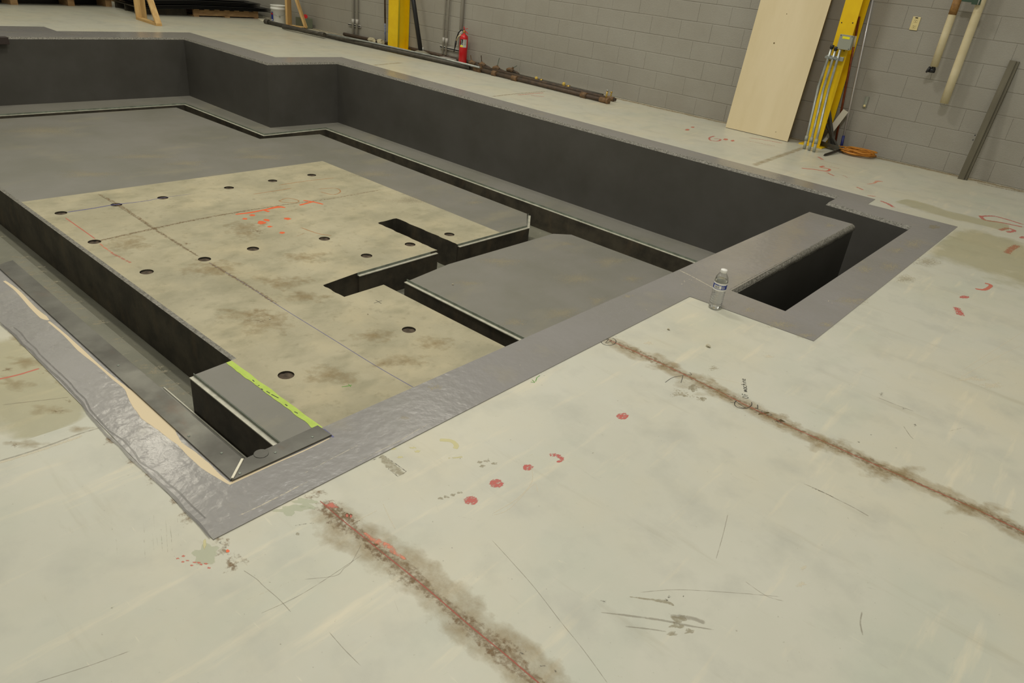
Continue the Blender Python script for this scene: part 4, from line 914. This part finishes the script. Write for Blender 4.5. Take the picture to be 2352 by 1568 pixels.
# rod leaning left of column one
a = Vector((-10.15, 8.30, 0)); a = wy(885, 93, 8.30); a.z = max(a.z, .0); b = wy(884, 0, 8.33); d_ = (b - a).normalized()
t = thing('rusty_rod', 'rusty rod with a blue lower end leaning on the wall left of the yellow column', 'rod', a)
bm = BM(); tube(bm, [a + d_ * .26, a + d_ * 1.6], .014, 10); obj('upper_rod', bm, M_rust, t)
bm = BM(); tube(bm, [a, a + d_ * .27], .013, 10); obj('painted_end', bm, M_blueroad, t)
# black pole on a grey foot
c = gz(967, 116); c.z = 0; c.y = 8.2
cpx = wy(966, 121, 8.18)
t = thing('stanchion', 'black pole standing on a grey cone foot right of the first yellow column', 'post', (cpx.x, cpx.y, 0)); t['local'] = 1
bm = BM(); lathe(bm, [(0, 0), (.17, 0), (.17, .015), (.06, .06), (.045, .065), (0, .065)], 32); obj('cone_foot', bm, mat('grey_foot', sr(146, 140, 122), .7, var=.2, scale=8), t)
d_ = (wy(950, 0, cpx.y) - Vector((cpx.x, cpx.y, .06)))
bm = BM(); tube(bm, [(0, 0, .06), (d_.x * 2, 0, d_.z * 2)], .034, 16); obj('pole', bm, M_black, t)

# ---- bucket
c = gz(641, 55); rb = .125
t = thing('pail', 'white plastic pail with blue label in front of the timber brace', 'bucket', (c.x, c.y, 0)); t['local'] = 1
bm = BM(); lathe(bm, [(0, 0), (.115, 0), (.118, .006), (.130, .24), (.141, .245), (.142, .27), (.134, .272), (.135, .30), (.142, .30), (.143, .315), (.134, .315), (.128, .29), (.118, .012), (0, .012)], 36); pbd = obj('pail_body', bm, M_pail, t)
bm = BM(); A0 = math.atan2(-c.y, -c.x); band(.05, .20, .1305, A0 - 1.45, A0 - .85, 0, 10); band(.155, .185, .1312, A0 - 1.4, A0 - .9, 1, 8); band(.06, .075, .1308, A0 - 1.4, A0 - .95, 2, 6)
obj('pail_label', bm, [M_blue, M_red, M_white], pbd)
bm = BM(); band(.115, .15, .131, A0 + .05, A0 + .22, 0, 4); obj('square_print', bm, M_grbox, pbd)
bm = BM(); tube(bm, [Vector((.140 * math.cos(A0 + q), .140 * math.sin(A0 + q), .25 - .10 * math.cos((q) * .95))) for q in [-1.6 + .2 * k for k in range(17)]], .0025, 6); obj('bail_handle', bm, M_galv, t)
# ---- timber braces
def brace(foot, tip, topx, label, hgt=1.6):
    f0 = gz(*foot); t0 = gz(*tip)
    t = thing('timber_brace', label, 'timber brace', (f0.x, f0.y, 0))
    d = (t0 - f0); d.z = 0; dn = d.normalized()
    bm = BM(); bar(bm, f0 + dn * -.02 + Vector((0, 0, .019)), t0 + Vector((0, 0, .019)), .089, .038); obj('foot_plate', bm, M_woodx, t, bevel=.002)
    return t, f0, t0, dn
def post(t, base, top, w, h, nm='post', upv=(0, 1, 0)):
    bm = BM(); bar(bm, base, top, w, h, up=upv); obj(nm, bm, M_wood, t, bevel=.002)
t, f0, t0, dn = brace((320, 45), (366, 60), None, 'pine timber brace standing on the floor beyond the pit corner')
top = wy(315, 0, f0.y + .0)
tp = Vector((f0.x, f0.y, .038)); 
post(t, f0 + Vector((0, 0, .038)), f0 + Vector((-.02, -.02, 1.7)), .089, .038, 'post', dn)
post(t, f0 + Vector((-.05, .10, .0)), f0 + Vector((-.07, .08, 1.7)), .089, .038, 'rear_post', dn)
post(t, t0 - dn * .02 + Vector((0, 0, .02)), f0 + dn * .0 + Vector((0, 0, 1.15)), .038, .089, 'diagonal', dn.cross(Vector((0, 0, 1))))
t, f0, t0, dn = brace((662, 62), (703, 67), None, 'pine timber brace standing behind the white pail')
post(t, f0 + Vector((0, 0, .0)), f0 + Vector((0, .0, 1.7)), .12, .038, 'post', dn)
post(t, f0 + Vector((-.06, .08, .0)), f0 + Vector((-.06, .08, 1.7)), .089, .038, 'rear_post', dn)
post(t, t0 + Vector((0, 0, .02)), f0 + Vector((0, 0, .95)), .038, .089, 'diagonal', dn.cross(Vector((0, 0, 1))))

# ---- pallet with black sheets
pa = gz(446, 38); pb = gz(595, 43); ax = (pb - pa); ax.z = 0; LN = ax.length; axn = ax.normalized(); bk = Vector((-axn.y, axn.x, 0))
if bk.x > 0: bk = -bk
def PM(o): return Matrix(((axn.x, bk.x, 0, o.x), (axn.y, bk.y, 0, o.y), (0, 0, 1, o.z), (0, 0, 0, 1)))
t = thing('pallet', 'timber pallet carrying the sagging black sheets', 'pallet', pa)
MM = PM(pa)
for k in range(3):
    bm = BM(); box(bm, 0, LN, .02 + .50 * k, .06 + .50 * k, .018, .110, 0, MM); obj('stringer', bm, M_pallet, t, bevel=.002)
for k in range(7):
    bm = BM(); box(bm, .01 + k * (LN - .11) / 6, .10 + k * (LN - .11) / 6, 0, 1.1, .110, .128, 0, MM); obj('deck_board', bm, M_pallet, t)
for k in range(3):
    bm = BM(); box(bm, .0 + k * (LN - .09) / 2, .09 + k * (LN - .09) / 2, 0, 1.1, 0, .018, 0, MM); obj('bottom_board', bm, M_pallet, t)
sheets = ['lowest', 'second lowest', 'third from the bottom', 'middle', 'third from the top', 'second from the top', 'topmost']
for k in range(7):
    bm = BM(); z0 = .132 + k * .024; x_0 = -.78 - .03 * k - .04 * (k % 2); x_1 = LN + .20 - .07 * k + .06 * (k % 3); NX = 16
    rows = []
    for i in range(NX + 1):
        s = i / NX; x = x_0 + (x_1 - x_0) * s; mid = (x - LN / 2)
        sag = -.035 * max(0, abs(mid) - LN * .4) ** 1.5 * (1.0 if k < 6 else .8); sag = max(sag, -.10); zz = z0 + sag + .002 * k
        rows.append([bm.verts.new(MM @ Vector((x, y, zz + o))) for y, o in ((-.08 - .03 * (k % 3), 0), (1.25, 0), (1.25, .010), (-.08 - .03 * (k % 3), .010))])
    for A_, B_ in zip(rows, rows[1:]):
        for q in range(4): bm.faces.new((A_[q], A_[(q + 1) % 4], B_[(q + 1) % 4], B_[q]))
    bm.faces.new(rows[0]); bm.faces.new(rows[-1][::-1])
    tag(obj('black_sheet', bm, M_blackm, recalc=True), 'thin black sheet in the sagging stack on the pallet, %s' % sheets[k], 'sheet', 'black sheets stacked on the pallet')
# rear pallet under the other end of the sheets
t = thing('pallet', 'dark pallet under the left end of the black sheets', 'pallet', MM @ Vector((-.95, .1, 0)))
for k in range(3):
    bm = BM(); box(bm, -.95, -.08, .12 + .45 * k, .16 + .45 * k, .0, .100, 0, MM); obj('stringer', bm, M_darkface, t)
for k in range(5):
    bm = BM(); box(bm, -.95 + k * .19, -.86 + k * .19, .1, 1.15, .10, .118, 0, MM); obj('deck_board', bm, M_darkface, t)
# loaded skid in the far left corner
t = thing('loaded_skid', 'dark load on a timber skid at the far left beyond the pit', 'pallet', (-15, 4.5, 0))
q0 = gz(-60, 10); q1 = gz(290, 17)
ax2 = (q1 - q0); ax2.z = 0; L2n = ax2.length; a2 = ax2.normalized(); b2 = Vector((-a2.y, a2.x, 0))
if b2.x > 0: b2 = -b2
M2 = Matrix(((a2.x, b2.x, 0, q0.x), (a2.y, b2.y, 0, q0.y), (0, 0, 1, 0), (0, 0, 0, 1)))
for xw in (.55, 1.45, 2.1, 2.75):
    bm = BM(); box(bm, xw, xw + .11, .05, 1.4, 0, .11, 0, M2); obj('block', bm, M_pallet, t)
for xw in (1.58, 2.22):
    bm = BM(); box(bm, xw - .05, xw + .07, -.02, 1.4, .115, .155, 0, M2); obj('bearer', bm, M_woodx, t)
bm = BM(); box(bm, .2, L2n - .22, -.05, 1.6, .158, 1.1, 0, M2); obj('black_load', bm, M_blackm, t, bevel=.01)
bm = BM(); box(bm, .2, L2n - .22, .35, 1.5, .0, .112, 0, M2); obj('underside_shade', bm, M_blackm, t)  # black box standing in for the shade in the gap under the load
# small timber offcut on cardboard beside brace
# ---- pipes lying along the wall
gp = 'old pipes laid on the floor along the block wall'
def lying(pts, rad, m, label, fit=(), fm=M_rustf, seg=12):
    P_ = [Vector(p) for p in pts]; t = thing('old_pipe', label, 'pipe', P_[0], gp)
    bm = BM(); tube(bm, P_, rad, seg); obj('pipe_barrel', bm, m, t)
    for s, L_, rr in fit:
        a = P_[0].lerp(P_[-1], s); d = (P_[-1] - P_[0]).normalized(); bm = BM(); tube(bm, [a - d * L_ / 2, a + d * L_ / 2], rr, 12); obj('fitting', bm, fm, t)
    return t
def g_(x, y, z): p = gz(x, y, z); p.z = z; return p
lying([g_(612, 50, .035), g_(800, 93, .035), g_(1080, 155, .035)], .032, M_pipe, 'long dark pipe nearest the pit, running from the pail to the valves', [(.005, .10, .045), (.22, .08, .04)], M_pipe)
lying([g_(1050, 148, .03), g_(1240, 194, .03), g_(1398, 233, .03)], .026, M_rust, 'rusty pipe nearest the pit at the right end of the pile', [(.06, .10, .04), (.16, .14, .042), (.28, .08, .038), (.42, .10, .036), (.86, .09, .040), (.97, .10, .032), (.995, .03, .038)])
lying([g_(790, 78, .028), g_(960, 115, .028), g_(1100, 148, .028)], .026, M_rust, 'brown pipe nearest the wall, passing in front of the yellow column')
lying([g_(1090, 149, .03), g_(1230, 185, .03), g_(1414, 229, .03)], .019, M_rust, 'rusty pipe second from the wall at the right end of the pile', [(.05, .09, .03), (.97, .10, .027)])
lying([g_(1140, 160, .02), g_(1250, 186, .02), g_(1385, 218, .02)], .014, M_pipe, 'thin dark pipe closest to the wall at the right end', [(.7, .05, .022), (.45, .04, .02)], M_brass)
lying([g_(755, 78, .085), g_(850, 97, .080), g_(1000, 130, .075), g_(1102, 155, .072)], .013, M_galv, 'pale galvanised tube lying on top of the long dark pipe')
lying([g_(650, 62, .04), g_(700, 70, .06), g_(745, 80, .06)], .03, M_pipe, 'short grey green pipe with a union beside the timber brace', [(.95, .12, .038)], M_pipe)
lying([g_(668, 42, .02), g_(730, 57, .02)], .02, M_pipe, 'short grey pipe offcut against the wall behind the brace')
lying([g_(985, 131, .05), g_(1020, 132, .045), g_(1048, 138, .03)], .012, M_greyp, 'short bent white tube lying before the extinguisher')
# valves sticking up
def valve(px, hgt, label, hm=M_greenv, lean=(0, 0)):
    c = g_(px[0], px[1], .05); t = thing('pipe_valve', label, 'valve', c, 'old valves on the pipe pile'); t['local'] = 1
    bm = BM(); tube(bm, [(-.06, 0, 0), (-.02, 0, .01), (.02, 0, .01), (.06, 0, 0)], [.022, .030, .030, .022], 12); tube(bm, [(0, 0, .01), (lean[0] * .5, 0, .045)], .016, 10); obj('valve_body', bm, M_rustf, t)
    bm = BM(); bar(bm, (lean[0] * .5, 0, .045), (lean[0], lean[1], hgt), .012, .006); obj('lever', bm, hm, t)
    bm = BM(); tube(bm, [(.06, 0, 0), (.12, .01, -.01), (.15, .02, -.03)], .017, 10); obj('elbow', bm, M_rust, t)
valve((1085, 146), .11, 'old valve with brown lever just right of the extinguisher', M_rustf, (-.05, 0))
valve((1108, 150), .13, 'old valve with a rusty stub, second from the extinguisher', M_rust, (-.04, .0))
valve((1140, 158), .15, 'old valve with an upright green lever', M_greenv, (.03, .01))
valve((1172, 162), .08, 'old valve with a sideways green lever, near the pile middle', M_greenv, (.10, .02))
c = g_(1390, 228, .04); t = thing('pressure_gauge', 'small brass gauge stub standing on the right end of the pipe pile', 'gauge', c); t['local'] = 1
bm = BM(); tube(bm, [(0, 0, 0), (.01, 0, .04), (.015, 0, .10)], .011, 10); obj('stem', bm, M_brass, t)
bm = BM(); lathe(bm, [(0, 0), (.016, .003), (.016, .014), (0, .018)], 14, (.018, 0, .10)); obj('cap', bm, M_galv, t)
c = g_(1403, 221, .03); t = thing('small_tap', 'tiny pale tap beside the gauge at the end of the pipes', 'tap', c); t['local'] = 1
bm = BM(); tube(bm, [(0, 0, -.01), (0, 0, .045)], .009, 8); lathe(bm, [(0, .04), (.016, .045), (.014, .055), (0, .06)], 12); obj('tap_body', bm, M_brass, t)
for px, lb in (((1295, 193), 'yellow rag tuft on the pipe pile, right of the two'), ((1232, 180), 'yellow rag tuft on the pipe pile, left of the two')):
    c = g_(px[0], px[1], .055); bm = BM(); lathe(bm, [(0, -.03), (.02, -.02), (.026, 0), (.016, .02), (0, .025)], 10)
    for v in bm.verts: v.co += Vector((.012 * mnoise.noise(v.co * 60), .012 * mnoise.noise(v.co * 70), 0))
    o = obj('rag', bm, mat('yellow_rag', sr(206, 176, 84), .9)); o.location = c; tag(o, lb, 'rag', 'yellow rags')
# green box with red wheel behind brace
c = wy(697, 46, 8.2)
t = thing('pump_box', 'grey green metal box with a red knob standing behind the timber brace', 'box', (c.x, c.y, 0)); t['local'] = 1
bm = BM(); box(bm, -.10, .14, -.10, .10, 0, .17); obj('box_body', bm, M_greenv if False else mat('sage_enamel', sr(104, 110, 92), .6), t, bevel=.008)
bm = BM(); tube(bm, [(.09, -.02, .20), (.13, -.04, .20)], .035, 18); tube(bm, [(.02, 0, .17), (.10, -.02, .20)], .012, 8); obj('red_knob', bm, M_red, t)
# white debris
for px, lb in (((890, 99), 'pale crumpled rubble piece at the wall left of the yellow column'), ((897, 103), 'smaller rubble piece beside the yellow column foot')):
    c = g_(px[0], px[1], 0); c.y = min(c.y, 8.24); bm = BM(); bmesh.ops.create_icosphere(bm, subdivisions=2, radius=.06)
    for v in bm.verts: v.co *= 1 + .9 * mnoise.noise(v.co * 18 + Vector((px[0], 0, 0))); v.co.z *= .7
    mn = min(v.co.z for v in bm.verts)
    o = obj('rubble', bm, M_conc); o.location = (c.x, c.y, -mn); tag(o, lb, 'rubble')
c = g_(986, 122, 0); t = thing('pipe_tee', 'small white tee fitting standing by the black pole foot', 'fitting', (c.x, c.y - .15, 0)); t['local'] = 1
bm = BM(); tube(bm, [(0, 0, 0), (0, 0, .03)], .022, 12); tube(bm, [(0, 0, .02), (0, 0, .085)], .013, 12); obj('tee_body', bm, M_white, t)
# cardboard and small scraps by the pail
c1, c2, c3, c4 = [gz(*p) for p in ((592, 44), (612, 36), (622, 42), (604, 50))]
bm = BM(); V = [bm.verts.new((p.x, p.y, z)) for z in (.002, .008) for p in (c1, c2, c3, c4)]
for q in ((0, 1, 2, 3), (4, 7, 6, 5), (0, 4, 5, 1), (1, 5, 6, 2), (2, 6, 7, 3), (3, 7, 4, 0)): bm.faces.new([V[i] for i in q])
tag(obj('cardboard_piece', bm, M_chip, recalc=True), 'pale flat cardboard piece on the floor between the pallet and the pail', 'cardboard')
